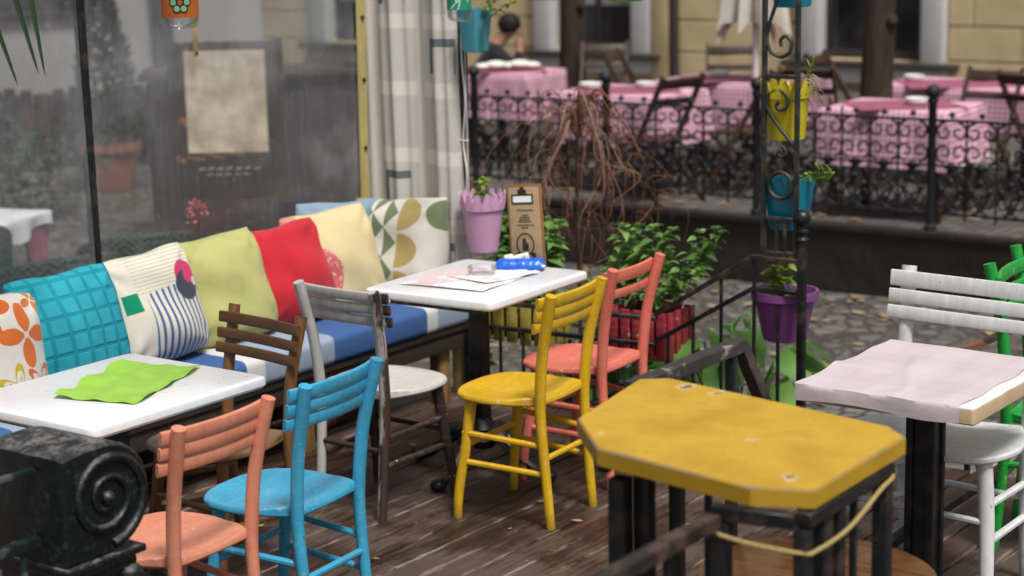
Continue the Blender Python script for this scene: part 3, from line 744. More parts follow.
for cx, cz, R, k, p, cl in ((-.04, .13, .105, 4, .4, (.62, .13, .02)), (.10, .045, .115, 4, 1.2, (.66, .16, .03)), (.05, -.14, .09, 5, .2, (.55, .42, .03)), (-.1, -.03, .085, 5, .9, (.55, .40, .02)), (.155, -.13, .085, 5, 1.9, (.62, .15, .03)), (.17, .17, .06, 4, .2, (.64, .2, .04))):
    dx = x - cx; dz = z - cz; rr = (dx * dx + dz * dz).sqrt(); th = dz.atan2(dx); lim = ((th * k + p).sin() * .34 + .66) * R
    fl = rr.lt(lim); c = M.mix(fl, c, cl)
    if k == 5: c = M.mix(rr.lt(lim * .72) * rr.gt(R * .12), c, (.70, .66, .60)); c = M.mix(((th * 10).sin().gt(.82)) * rr.lt(lim * .55), c, cl)
    else: c = M.mix(((th * k + p).sin().lt(-.72)) * rr.lt(R * .6), c, (.72, .68, .62)); c = M.mix(rr.lt(R * .1), c, (.72, .68, .62))
FLORAL = finish(M, c)
B = .455
pillow('white pillow with orange and yellow flowers, at the near end', FLORAL, (4.12, 5.21, B + .195), (.44, .43), rad(-6), rad(14), rad(7), .22, 1)
pillow('turquoise pillow with a raised pattern of squares', TURQ, (4.475, 5.20, B + .205), (.45, .45), rad(-8), rad(15), rad(-2), .23, 2)
pillow('cream patchwork pillow with blue stripes and a pink swirl', PATCH, (4.905, 5.235, B + .205), (.44, .45), rad(-6), rad(15), rad(-4), .22, 3)
pillow('plain olive lime pillow between striped and red ones', OLIVE, (5.30, 5.27, B + .20), (.46, .45), rad(-9), rad(16), rad(-3), .24, 4)
pillow('plain crimson red pillow', RED, (5.655, 5.255, B + .195), (.45, .44), rad(-10), rad(15), rad(-4), .24, 5)
pillow('cream pillow with a faded red circle, leaning behind the red one', CREAM, (5.955, 5.25, B + .205), (.46, .46), rad(-12), rad(14), rad(-3), .22, 6)
pillow('grey blue pillow mostly hidden behind the cream pillow', GREYBLUE, (6.13, 5.36, B + .205), (.42, .46), rad(-20), rad(8), rad(3), .12, 7)
pillow('pillow with green triangles and mustard half circles by the curtain', GEO, (6.34, 5.21, B + .205), (.50, .46), rad(-84), rad(15), rad(-4), .22, 8)

# ------------------------------------------------------------------ windscreen, poles, curtain, pergola
Wy = 5.49
M = Mat('dirty_clear_plastic', .12, .5)
nt = M.nt; v1 = M.coord('Object', scale=(34, 34, 2.2)); v2 = M.coord('Object')
s1 = M.noise(1, v1, 5, .65); s2 = M.noise(1.7, v2, 6, .62); s3 = M.noise(55, v2, 3, .7)
dirt = (s1.map(.48, .85, 0, .09) + s2.smooth(.46, .70) * .26 + s3.smooth(.60, .70) * .20 + M.noise(1, M.coord('Object', scale=(140, 140, 3)), 3, .6).smooth(.60, .72) * .10).clamp() * .55 + .05
tr = nt.nodes.new('ShaderNodeBsdfTransparent'); tr.inputs[0].default_value = (.85, .87, .86, 1)
df = nt.nodes.new('ShaderNodeBsdfDiffuse'); df.inputs[0].default_value = (.56, .57, .60, 1)
gl = nt.nodes.new('ShaderNodeBsdfGlossy'); gl.inputs['Roughness'].default_value = .18; gl.inputs[0].default_value = (.9, .9, .95, 1)
m1 = nt.nodes.new('ShaderNodeMixShader'); nt.links.new(dirt.o, m1.inputs[0]); nt.links.new(tr.outputs[0], m1.inputs[1]); nt.links.new(df.outputs[0], m1.inputs[2])
m2 = nt.nodes.new('ShaderNodeMixShader'); m2.inputs[0].default_value = .035; nt.links.new(m1.outputs[0], m2.inputs[1]); nt.links.new(gl.outputs[0], m2.inputs[2])
nt.links.new(m2.outputs[0], nt.nodes['Material Output'].inputs[0])
def film(u, v): return (2.6 + 3.83 * u - 4.5, .006 * math.sin(9 * u) * math.sin(2.5 * v * PI) + .003 * math.sin(31 * u + 4 * v), .42 + 2.0 * v)
m = MB(); m.sheet(film, 70, 12, .001)
t = thing('plastic_windscreen', 'dusty clear plastic windscreen sheet behind the pillow bench', 'windscreen', (4.5, Wy, 0))
m.build('plastic_sheet', M.m, t, 80)
m = MB(); m.bar((.396, .012, .3), (.386, .012, 2.5), .036, .03); m.build('centre_pole', BLACK, t)
EYE = paint('yellowed_eyelet_band', (.50, .41, .16), .5, (.3, .25, .1), .03, 1, .15)
m = MB(); m.bar((1.950, -.006, .42), (1.983, -.006, 2.45), .012, .052); m.build('eyelet_band', EYE, t)
for zz in (.78, 1.06, 1.36, 1.63, 1.92):
    mm = MB(); xx = 1.950 + .033 * (zz - .42) / 2.03
    mm.tube([(xx + .003, -.0125, zz), (xx + .003, -.019, zz)], .009, 12); mm.build('eyelet', BLACK, t)
m = MB(); m.bar((1.982, .022, 0), (2.018, .022, 2.5), .03, .03); m.build('edge_pole', BLACK, t)

# pole at the corner of the bench, ochre post, curtain
t = thing('corner_pole', 'slim black steel pole at the curtain corner', 'pole', (6.5, 4.965, 0))
MB().bar((0, 0, 0), (0, -.02, 2.5), .03, .03).build('shaft', BLACK, t)
m = MB(); pts = catmull([(-.02, -.02, 2.3), (-.03, -.035, 1.9), (-.02, -.02, 1.5), (-.04, -.05, 1.3), (-.02, -.018, 1.12), (-.035, -.045, .98), (-.02, -.018, .85), (-.035, -.04, .72), (-.02, -.02, .6)], 6)
m.tube(pts, .004, 6)
for zz in (1.12, .85): m.tube([(-.02, -.045, zz), (-.02, .02, zz)], .0035, 6)
m.build('white_cable', Mat('white_cable', .4).color((.7, .7, .68)).m, t)
OCH = paint('ochre_post_paint', (.36, .27, .10), .55, (.2, .14, .06), .05, 1, .2)
t = tag(MB().bar((0, 0, 0), (0, -.015, 2.5), .045, .04).build('wooden_post', OCH, None, loc=(6.52, 5.035, 0)), 'ochre wooden post just behind the curtain edge', 'post')
M = Mat('printed_sheer_curtain', .85, .2); x, y, z = M.xyz(); n = M.noise(5, M.coord(), 4)
u = ((y + .02) / .27).frac() - .5; v = ((z + .12) / .29).frac() - .5
cu = ((y + .02) / .27).floor(); cv = ((z + .12) / .29).floor()
sq = u.abs().max(v.abs()); c = M.mix(sq.lt(.39), (.90, .87, .81), (.76, .73, .68))
c = M.mix((sq - .26).abs().lt(.025), c, (.76, .74, .71))
dk = (u.abs().lt(.24) * v.abs().lt(.22)) * ((cu + cv).mod(2.0)); inner = ((u + .05).abs().lt(.2)) * ((v + .06).abs().lt(.2))
c = M.mix(sq.lt(.26) * (inner * -1 + 1) * ((cv * 2 + cu).mod(3.0)).lt(1.0), c, (.22, .25, .26)); c = M.mix(inner * ((cu + cv).mod(2.0)), c, (.76, .74, .70))
crk = S(M.nt, M.voro(16, M.coord(), 'DISTANCE_TO_EDGE')); c = M.mix(crk.lt(.014) * y.lt(-.17) * .45, c, (.50, .47, .42))
M.color(c); M.bump(n, .2, .01)
tl = nt = M.nt; t_ = nt.nodes.new('ShaderNodeBsdfTranslucent'); nt.links.new(c, t_.inputs[0]); mx = nt.nodes.new('ShaderNodeMixShader'); mx.inputs[0].default_value = .42
nt.links.new(M.b.outputs[0], mx.inputs[1]); nt.links.new(t_.outputs[0], mx.inputs[2]); nt.links.new(mx.outputs[0], nt.nodes['Material Output'].inputs[0])
def curtain(u, v):
    y = .285 - .555 * u; z = .40 + 2.0 * v
    w = .030 * math.sin(2 * PI * (u * 2.1) + .7 * math.sin(3 * v)) + .009 * math.sin(2 * PI * u * 7.3 + 1 + 2 * v) + .02 * (1 - v) * math.sin(5 * u)
    return (w, y + .010 * math.sin(2 * PI * u * 2.1 + 1.2) - .035 * (1 - v) * (u - .5), z)
m = MB(); m.sheet(curtain, 90, 16, .002)
tag(m.build('patterned_curtain', M.m, None, 80, loc=(6.475, 5.20, 0)), 'grey and cream patterned curtain hanging beside the black pole', 'curtain')
# pergola beams overhead (above the picture) that carry what hangs
t = thing('pergola', 'timber pergola beams spanning above the deck', 'pergola', (4.5, Wy, 2.5))
for a, b in (((-3.0, .0, .045), (2.2, 0, .045)), ((2.0, .06, .135), (2.0, -3.2, .135)), ((-.8, .06, .135), (-.8, -3.2, .135))):
    MB().bar(a, b, .08, .09, .004).build('beam', DARKWOOD, t)
MB().bar((2.0, -2.02, -2.5), (2.0, -2.02, .09), .03, .03).build('post', BLACK, t) if False else None

# ------------------------------------------------------------------ deck and ground
M = Mat('weathered_red_brown_deck', .5, .45)
g = M.nt.nodes.new('ShaderNodeNewGeometry'); ri = S(M.nt, g.outputs['Random Per Island'])
x, y, z = M.xyz()
v = M.nt.nodes.new('ShaderNodeCombineXYZ'); 
M.nt.links.new((x * 2.2 + ri * 40).o, v.inputs[0]); M.nt.links.new((y * 30).o, v.inputs[1]); M.nt.links.new((ri * 17).o, v.inputs[2])
gn = M.noise(1.0, v.outputs[0], 6, .7, .6); big = M.noise(2.0, M.coord(), 4, .6); fine = M.noise(60, M.coord('Object', scale=(.12, 1, 1)), 4, .7)
c = M.ramp(gn, [(.28, (.010, .005, .0035)), (.5, (.040, .0195, .0115)), (.66, (.078, .041, .026)), (.8, (.165, .115, .078))])
c = M.mix(ri.map(0, 1, 0, .6), c, M.mix(.55, c, (.012, .007, .006)))
fy = ((y - 3.6) / .115).frac(); ed = (fy - .5).abs()
scr = M.noise(1.0, M.coord('Object', scale=(5, 210, 1)), 5, .75)
c = M.mix((scr + gn * .3).smooth(.68, .82) * .5, c, (.14, .10, .075)); c = M.mix((scr * -1 + 1.0 + gn * -.2).smooth(.52, .62) * .5, c, (.012, .007, .006))
wear = (ed * 2.0 + (big - .5) * 1.1 + (fine - .5) * .8).smooth(.90, 1.04)
c = M.mix(wear * .9, c, M.mix(fine, (.16, .125, .09), (.40, .33, .25)))
c = M.mix((big + fine * .4).smooth(.66, .8) * .5, c, (.14, .10, .085))
M.color(c); M.rough((gn + big).map(.6, 1.4, .26, .6)); M.bump(gn + fine * .5 + scr * .6, .5, .004)
m = MB(); yy = .35
k = 0
y0 = 3.6 - .115 * 28
for i in range(45):
    ya = y0 + .115 * i
    if ya > 5.75: break
    segs = [.4, 6.58] if i % 3 else [.4, 3.1 + (i * .37) % 1.6, 6.58]
    if ya < 1.0: pass
    for a, b in zip(segs, segs[1:]): m.box(((a + b) / 2, ya + .0575 + random.uniform(-.0015, .0015), -.0125 + random.uniform(-.001, .001)), (b - a - .003, .1065 + random.uniform(-.002, .002), .025), bev=.005, seg=1)
deck = m.build('deck_floor', M.m); tag(deck, 'weathered red brown timber deck boards', 'floor', kind='structure')
GAP = Mat('pale_grit_in_gaps', .9, .1); n = GAP.noise(9, GAP.coord('Object', scale=(1, 4, 1)), 5); GAP.color(GAP.mix(n.smooth(.40, .55), (.012, .009, .008), (.40, .35, .28)))
m = MB(); m.box((3.49, 3.06, -.04), (6.17, 5.4, .02)); tag(m.build('deck_underlay', GAP.m), 'gritty base below the deck boards', 'floor', kind='structure')
m = MB(); m.box((6.575, 3.06, -.21), (.03, 5.42, .32)); m.box((3.49, 5.74, -.21), (6.1, .03, .32)); tag(m.build('deck_edge', DARKWOOD), 'dark fascia of the deck', 'floor', kind='structure')

GZ = -.4
M = Mat('wet_cobblestones', .55, .4); w = M.coord('Object')
e = S(M.nt, M.voro(7.5, w, 'DISTANCE_TO_EDGE', rnd=.75)); n = M.noise(30, w, 5, .65); big = M.noise(.7, w, 4)
cell = M.nt.nodes.new('ShaderNodeTexVoronoi'); cell.inputs['Scale'].default_value = 7.5; cell.inputs['Randomness'].default_value = .75; M.nt.links.new(w, cell.inputs['Vector'])
sx = M.nt.nodes.new('ShaderNodeSeparateXYZ'); M.nt.links.new(cell.outputs['Color'], sx.inputs[0]); rc = S(M.nt, sx.outputs[0])
c = M.mix(rc, (.06, .056, .054), (.21, .195, .185)); c = M.mix(n.map(.35, .7, 0, .5), c, (.05, .045, .042)); c = M.mix(e.smooth(.10, .02), c, (.05, .042, .033)); c = M.mix(big.map(.4, .65, 0, .5), c, (.10, .085, .07))
M.color(c); M.rough(n.map(.3, .7, .35, .75)); M.bump(e.smooth(0, .16) + n * .25, .7, .02)
COB = M.m
m = MB(); m.add([(-30, -30, GZ), (70, -30, GZ), (70, 70, GZ), (-30, 70, GZ)], [(0, 1, 2, 3)]); tag(m.build('street', COB), 'grey cobbled street', 'ground', kind='structure')
M = Mat('terrace_paving', .7, .3); w = M.coord('Object'); n = M.noise(25, w, 5); br = M.nt.nodes.new('ShaderNodeTexBrick'); br.inputs['Scale'].default_value = 3; M.nt.links.new(w, br.inputs['Vector'])
br.inputs['Color1'].default_value = (.09, .083, .078, 1); br.inputs['Color2'].default_value = (.15, .135, .125, 1); br.inputs['Mortar'].default_value = (.035, .03, .028, 1)
M.color(M.mix(n.map(.3, .7, 0, .5), br.outputs[0], (.045, .04, .036))); M.bump(n, .3, .01)
m = MB(); m.box((15.2, 4.5, -.2), (8.3, 13.0, .40)); tag(m.build('terrace_floor', M.m), 'raised paved terrace across the street', 'ground', kind='structure')
# dark skirt of the terrace
M = Mat('dark_brown_tarpaulin', .55, .35); n = M.noise(2.5, M.coord('Object', scale=(1, 1, .6)), 4); n2 = M.noise(30, M.coord(), 3); M.color(M.mix(n, (.012, .010, .009), (.030, .023, .020))); M.bump(n * 3 + n2 * .2, .6, .03)
def skirt(u, v):
    return (.012 * math.sin(40 * u) * (1 - v) + .01 * math.sin(17 * u + 2 * v), 5.8 - 12.2 * u, .005 + .40 * v)
m = MB(); m.sheet(skirt, 120, 6, .006); m.box((.02, -.3, .422), (.09, 12.4, .045), bev=.006)
tag(m.build('terrace_skirt', M.m, None, 60, loc=(11.0, 5.0, GZ)), 'dark brown tarpaulin wall hiding the front of the terrace', 'wall')

# fallen leaves
LITTER = leafmat('fallen_yellow_leaves', (.20, .11, .04), (.52, .42, .24), .1)
def litter(mb, x, y, z, s, r):
    a = r.uniform(0, 6.28); ca, sa = math.cos(a), math.sin(a); tl = r.uniform(-.25, .25)
    P = [(-1, 0, .1), (-.4, .45, .0), (.3, .5, .08), (1, .05, .22), (.35, -.5, .05), (-.4, -.42, .12)]
    mb.add([(x + s * (p[0] * ca - p[1] * sa), y + s * (p[0] * sa + p[1] * ca), z + .004 + s * (p[2] + abs(p[1] * tl))) for p in P], [(0, 1, 2, 3), (0, 3, 4, 5)])
r = random.Random(3); m = MB()
for i in range(340):
    x = r.uniform(7.0, 10.9); y = r.uniform(1.0, 7.5); litter(m, x, y, GZ + .004, r.choice((.018, .025, .03, .045, .06)), r)
for i in range(110):
    x = 10.9 - abs(r.gauss(0, .3)); y = r.uniform(1.0, 8.5); litter(m, x, y, GZ + .004, r.uniform(.025, .055), r)
for i in range(520):
    x = r.uniform(11.1, 15.5); y = r.uniform(2.0, 10.5); litter(m, x, y, .004, r.uniform(.025, .06), r)
for i in range(300):
    x = r.uniform(7.0, 16); y = r.uniform(8.0, 16); litter(m, x, y, GZ + .004 if x < 11.1 or y > 11 else .004, r.uniform(.02, .05), r)
for i in range(26):
    litter(m, r.uniform(3.9, 6.3), r.uniform(2.6, 4.8), .001, r.choice((.006, .008, .012, .022)), r)
tag(m.build('fallen_leaves', LITTER, None, 80), 'yellow and brown fallen leaves scattered on the paving', 'leaves', kind='stuff')

# ------------------------------------------------------------------ plants
LEAF = leafmat('mint_green_leaf', (.06, .17, .03), (.26, .44, .11))
LEAF_L = leafmat('light_green_leaf', (.12, .22, .03), (.32, .42, .07))
HOSTA = leafmat('broad_hosta_leaf', (.09, .24, .045), (.24, .44, .11))
STEM = Mat('green_stem', .6).color((.08, .14, .03)).m
TWIG = Mat('brown_twig', .7).color((.10, .05, .025)).m
def leaf(mb, p, d, L, W, r, droop=.5, up=None):
    d = Vector(d).normalized(); side = d.cross(Vector((0, 0, 1))); side = side.normalized() if side.length > .05 else Vector((1, 0, 0))
    side = (Matrix.Rotation(r.uniform(-.7, .7), 3, d) @ side); nrm = side.cross(d)
    V = []; K = 7
    for i in range(K + 1):
        t = i / K; w = W * (math.sin(PI * min(1, t * 1.02) ** .8)) * (1 - .25 * t) if 0 < i < K else .0
        c = Vector(p) + d * L * t + Vector((0, 0, -droop * L * t * t)) 
        V += [c - side * w + nrm * w * .35, c, c + side * w + nrm * w * .35]
    F = []
    for i in range(K):
        a = i * 3; F += [(a, a + 1, a + 4, a + 3), (a + 1, a + 2, a + 5, a + 4)]
    mb.add(V, F)
def bush(t, c, w, d, h, stems, r, leafm=LEAF, L=.05, name='foliage', lean=(0, 0)):
    fo = MB(); st = MB()
    for i in range(stems):
        b = Vector((c[0] + r.uniform(-w, w) * .7, c[1] + r.uniform(-d, d) * .7, c[2]))
        hh = h * r.uniform(.45, 1.0); tp = b + Vector((r.uniform(-w, w) * .6 + lean[0], r.uniform(-d, d) * .6 + lean[1], hh))
        mid = b.lerp(tp, .5) + Vector((r.uniform(-.02, .02), r.uniform(-.02, .02), .02))
        path = catmull([b, mid, tp], 5); st.tube(path, [.003 * (1 - .6 * j / len(path)) for j in range(len(path))], 5)
        a = r.uniform(0, 6.28)
        for j in range(2, len(path)):
            a += 1.57 + r.uniform(-.3, .3); sc = L * r.uniform(.75, 1.25) * (.8 if j == len(path) - 1 else 1.05)
            for s in (0, PI):
                dr = Vector((math.cos(a + s), math.sin(a + s), r.uniform(.0, .5))); leaf(fo, path[j], dr, sc, sc * .30, r, r.uniform(.15, .55))
        for s in range(4):
            dr = Vector((math.cos(s * 1.57 + a), math.sin(s * 1.57 + a), .9)); leaf(fo, path[-1], dr, L * .7, L * .2, r, .3)
    fo.build(name, leafm, t, 180); st.build('stems', STEM, t, 180)
SOIL = Mat('dark_soil', .95, .1).color((.03, .022, .016)).m

def picket_planter(label, loc, L, D_, z0, z1, mat, n, nd):
    t = thing('picket_planter', label, 'planter', loc, 0, 'picket planter boxes on the railing')
    m = MB(); m.box((D_ / 2, 0, (z0 + z1) / 2 - .01), (D_ - .03, L - .03, z1 - z0 - .05), bev=.003); m.build('inner_box', DARKWOOD, t)
    m = MB(); m.box((D_ / 2, 0, z1 - .028), (D_ - .045, L - .045, .012)); m.build('soil', SOIL, t)
    for i in range(n):
        y = -L / 2 + L * (i + .5) / n
        for xx in (0, D_): MB().box((xx, y, (z0 + z1) / 2 + random.uniform(-.004, .004)), (.016, L / n * .74, z1 - z0), (0, random.uniform(-.02, .02), 0), bev=.005).build('picket', mat, t)
    for i in range(nd):
        x = D_ * (i + .5) / nd
        for s in (-1, 1): MB().box((x, s * L / 2, (z0 + z1) / 2 + random.uniform(-.004, .004)), (D_ / nd * .72, .016, z1 - z0), bev=.005).build('picket', mat, t)
    return t
REDP = paint('red_planter_paint', (.36, .028, .04), .45, (.2, .05, .04), .03, 1, .2)
YELP = paint('yellow_planter_paint', (.40, .31, .05), .5, (.25, .2, .06), .04, 1, .2)
rr = random.Random(11)
picket_planter('yellow picket planter hung on the railing behind the menu table', (6.56, 4.77, 0), .36, .19, .245, .41, YELP, 5, 3)
t = thing('mint_plant', 'leafy mint growing from the yellow picket planter', 'plant', (6.66, 4.77, .38)); bush(t, (0, 0, 0), .08, .19, .43, 32, rr, L=.072)
picket_planter('red picket planter hung on the railing behind the pink chair', (6.56, 4.135, 0), .29, .22, .255, .455, REDP, 5, 4)
t = thing('mint_plant', 'tall loose mint growing from the red picket planter', 'plant', (6.68, 4.17, .44)); bush(t, (0, 0, 0), .10, .22, .35, 21, rr, L=.06, lean=(.03, -.10))
t = thing('mint_plant', 'dense green mint on the ground between both picket planters', 'plant', (6.85, 4.48, -.38)); bush(t, (0, 0, 0), .14, .26, .98, 26, rr, L=.07)
for lab, p, h, n in (('small green plant growing beside the bench end below the railing', (6.78, 5.1, GZ), .62, 9), ('little leafy sprig below the yellow planter', (6.8, 4.78, GZ), .55, 6)):
    t = thing('small_plant', lab, 'plant', p); bush(t, (0, 0, 0), .07, .08, h, n, rr, LEAF_L, .06)
# hostas
def hosta(label, p, n, L, h, r):
    t = thing('hosta_plant', label, 'plant', p); fo = MB(); st = MB()
    for i in range(n):
        a = 2.4 * i + r.uniform(-.3, .3); el = r.uniform(.35, 1.0); d = Vector((math.cos(a), math.sin(a), 0)); hh = h * (.45 + .55 * el)
        base = Vector((0, 0, 0)); tip = d * (.16 + .14 * (1.2 - el)) + Vector((0, 0, hh)); pth = catmull([base, base.lerp(tip, .5) + Vector((0, 0, .06)), tip], 4); st.tube(pth, .006, 5)
        leaf(fo, tip, d + Vector((0, 0, .25)), L * r.uniform(.7, 1.2), L * .30, r, .75)
    fo.build('leaves', HOSTA, t, 180); st.build('stalks', STEM, t, 180)
r2 = random.Random(21)
hosta('broad leaved green hosta with tall pale leaf beside the red planter', (6.98, 3.93, GZ), 34, .23, .76, r2)
hosta('low broad leaved hosta under the purple pot', (6.85, 3.80, GZ), 26, .15, .42, r2)
hosta('broad leaved hosta tucked under the red planter', (6.88, 4.22, GZ), 16, .2, .45, r2)
TERRA = paint('terracotta_clay', (.34, .12, .07), .8, (.3, .2, .15), .05, 1, .2)
m = MB(); m.lathe([(.10, 0), (.15, .03), (.19, .09), (.20, .11), (.185, .11), (.14, .05), (.001, .04)], 30)
tag(m.build('terracotta_bowl', TERRA, None, 40, loc=(7.75, 5.55, GZ)), 'shallow terracotta bowl standing on the cobbles below the railing', 'bowl')

# pots
def flower_pot(name, label, loc, rt, rb, h, mat, group, lace=False, square=False, rim=True):
    t = thing(name, label, 'flower pot', loc, 0, group)
    m = MB(); n = 4 if square else 28
    prof = [(rb * .9, 0), (rb, .004), (rb + (rt - rb) * .8, h * .8)] + ([(rt, h * .82), (rt * 1.06, h * .85), (rt * 1.06, h), (rt * .98, h)] if rim else [(rt, h), (rt * .97, h)]) + [(rt * .88, h * .8), (rb * .85, .01), (.001, .01)]
    if square:
        V = []; 
        P = [rounded_rect(2 * q[0], 2 * q[0] * .8, max(.0008, q[0] * .15), 3) for q in prof]; k = len(P[0])
        for q, p in zip(prof, P): V += [(a, b, q[1]) for a, b in p]
        F = [tuple(reversed(range(k)))]
        for i in range(len(prof) - 1):
            for j in range(k): F.append((i * k + j, i * k + (j + 1) % k, (i + 1) * k + (j + 1) % k, (i + 1) * k + j))
        m.add(V, F)
    else: m.lathe(prof, n)
    if lace:      # scalloped lacy collar above the rim
        N = 15
        for i in range(N):
            a0 = 2 * PI * i / N; a1 = 2 * PI * (i + 1) / N; R = rt * 1.02
            for kk in range(4):
                f0 = kk / 4; f1 = (kk + 1) / 4
                b0 = a0 + (a1 - a0) * f0; b1 = a0 + (a1 - a0) * f1; z0 = h + .045 * math.sin(PI * f0) ** .8; z1 = h + .045 * math.sin(PI * f1) ** .8
                g = 1.06
                V = [(R * math.cos(b0), R * math.sin(b0), h * .86), (R * math.cos(b1), R * math.sin(b1), h * .86), (R * g * math.cos(b1), R * g * math.sin(b1), z1), (R * g * math.cos(b0), R * g * math.sin(b0), z0)]
                V += [(x * .97, y * .97, z) for x, y, z in V]
                m.add(V, [(0, 1, 2, 3), (7, 6, 5, 4), (3, 2, 6, 7)])
            m.tube([(R * 1.012 * math.cos(a0 + (a1 - a0) * f), R * 1.012 * math.sin(a0 + (a1 - a0) * f), h * .95 + .03 * math.sin(PI * f)) for f in (0, .25, .5, .75, 1)], .0035, 5)
    m.build('pot', mat, t, 35); m2 = MB(); m2.lathe([(.001, h * .8), (rt * (.8 if not square else .7), h * .8)], 16, cap=False); m2.build('soil', SOIL, t); return t
def plast(name, c, r=.35):
    M = Mat(name, r); n = M.noise(8, M.coord(), 3); M.color(M.mix(n, mul(c, .85), mul(c, 1.1))); M.bump(n, .08, .003); return M.m
PINKPOT = plast('pink_metal_pot', (.66, .37, .57)); TURQPOT = plast('turquoise_metal_pot', (.07, .31, .39)); YELPOT = plast('yellow_metal_pot', (.58, .48, .012)); BLUEPOT = plast('blue_metal_pot', (.0, .20, .31)); PURPOT = plast('purple_plastic_pot', (.19, .06, .22), .4)
GH = 'coloured pots hung on poles and railings'
flower_pot('hanging_pot', 'pink pot with a lacy scalloped rim on the corner pole', (6.46, 4.838, .655), .092, .062, .215, PINKPOT, GH, lace=True, rim=False)
t = thing('pot_plant', 'sparse sprouting plant in the pink lacy pot', 'plant', (6.46, 4.84, .83)); bush(t, (0, 0, 0), .045, .045, .17, 3, rr, LEAF_L, .04)
flower_pot('hanging_pot', 'turquoise square pot high on the corner pole', (6.46, 4.855, 1.50), .062, .045, .18, TURQPOT, GH, rim=False, square=True)
t = thing('pot_plant', 'trailing yellowish plant in the turquoise pot', 'plant', (6.46, 4.855, 1.64)); bush(t, (0, -.02, 0), .05, .08, .12, 3, rr, LEAF_L, .032, lean=(0, -.09))
flower_pot('hanging_pot', 'yellow pot with a wavy rim hung on the iron trellis', (6.59, 3.47, 1.195), .092, .07, .19, YELPOT, GH, lace=True, rim=False, square=False)
flower_pot('hanging_pot', 'blue pot hung low on the iron trellis beside the ball finial', (6.60, 3.462, .85), .092, .064, .19, BLUEPOT, GH, square=True, rim=False)
flower_pot('hanging_pot', 'blue pot cut by the top of the picture on the trellis', (6.60, 3.452, 1.70), .085, .062, .2, BLUEPOT, GH, square=True, rim=False)
flower_pot('hanging_pot', 'purple plastic pot hung on the railing beside the end post', (6.615, 3.485, .40), .125, .085, .2, PURPOT, GH)
# dry grass in the yellow pot, curly succulent in the blue one, sprig in the purple
DRY = leafmat('dry_grass', (.30, .24, .16), (.50, .42, .34), .1)
t = thing('dried_plant', 'dry pinkish grass spilling out of the yellow pot', 'plant', (6.6, 3.45, 1.37)); m = MB()
for i in range(70):
    a = rr.uniform(-2.7, .4); L = rr.uniform(.05, .13); d = Vector((.5 * math.cos(a), math.sin(a), 0)); m.tube(catmull([(0, 0, 0), d * L * .5 + Vector((0, 0, L * .6)), d * L + Vector((0, 0, rr.uniform(-.05, .06)))], 3), .0016, 4)
    if i % 2: m.ball(d * L + Vector((0, 0, rr.uniform(-.03, .06))), .004, 5, 4)
m.build('stalks', DRY, t, 180)
m = MB(); m.tube(catmull([(0, 0, 0), (0, -.07, .09), (0, -.09, .15)], 4), .004, 5)
for i in range(6): leaf(m, (0, -.05 - .008 * i, .06 + .015 * i), (0, rr.choice((-1, .4)), .8), .045, .006, rr, .1)
m.build('green_shoot', LEAF_L, t, 180)
t = thing('succulent_plant', 'curly trailing succulent in the blue pot by the finial', 'plant', (6.6, 3.40, 1.03)); m = MB()
for i in range(9):
    L = rr.uniform(.06, .12); s = rr.uniform(.4, 1)
    pth = catmull([(0, .05 * (i % 3) - .03, 0), (.01, -.05 * s, .035), (.01, -.11 * s, .015), (.01, -.14 * s, .045), (.0, -.12 * s, .075)][:4 + i % 2], 4); m.tube(pth, .0035, 5)
    for p in pth[3::2]: leaf(m, p, (rr.uniform(-1, 1), rr.uniform(-1, 1), .6), .022, .006, rr, .1)
m.build('stems', LEAF_L, t, 180)
t = thing('pot_plant', 'yellow green sprig in the purple pot', 'plant', (6.615, 3.485, .55)); bush(t, (0, 0, 0), .05, .07, .19, 4, rr, LEAF_L, .05)

# ------------------------------------------------------------------ deck edge railing with end post, iron trellis
RX = 6.5
t = thing('planter_railing', 'black iron railing rising to a ball topped end post', 'railing', (RX, 4.2, 0))
def ry(p): return (0, p[0] - 4.2, p[1])
for a, b in (((3.36, .742), (3.57, .742)), ((3.565, .742), (4.0, .468)), ((4.004, .447), (4.94, .425))): MB().bar(ry(a), ry(b), .026, .018).build('upper_rail', IRON_RUST, t)
for a, b in (((3.36, .618), (3.566, .618)), ((3.562, .618), (4.01, .352)), ((4.012, .338), (4.94, .315))): MB().bar(ry(a), ry(b), .022, .018).build('lower_rail', BLACK, t)
MB().bar(ry((3.36, .05)), ry((4.94, .05)), .02, .02).build('bottom_rail', BLACK, t)
yb = [3.453, 3.558, 3.705, 3.833, 3.95, 4.07, 4.19, 4.31, 4.43, 4.55, 4.67, 4.79, 4.91]
for y in yb:
    zt = .60 if y < 3.57 else (.608 - (y - 3.57) * .602 + (.03 if y < 3.95 else 0)) if y < 4.01 else .31
    if y in (3.558,): zt = .735
    if y in (3.705,): zt = .66 - .02
    MB().box((0, y - 4.2, .06 + (zt - .06) / 2), (.012, .012, zt - .06), bev=.002).build('baluster', BLACK, t)
m = MB(); m.box((0, 3.352 - 4.2, .41), (.03, .03, .82), bev=.003); p = m.build('end_post', BLACK, t)
m = MB(); m.lathe([(.015, .82), (.026, .823), (.026, .83), (.018, .838), (.018, .85), (.024, .856), (.024, .864), (.016, .87), (.014, .885)], 16, (0, 3.352 - 4.2, 0)); m.ball((0, 3.352 - 4.2, .911), .033, 16, 10); m.build('ball_finial', BLACK, t)

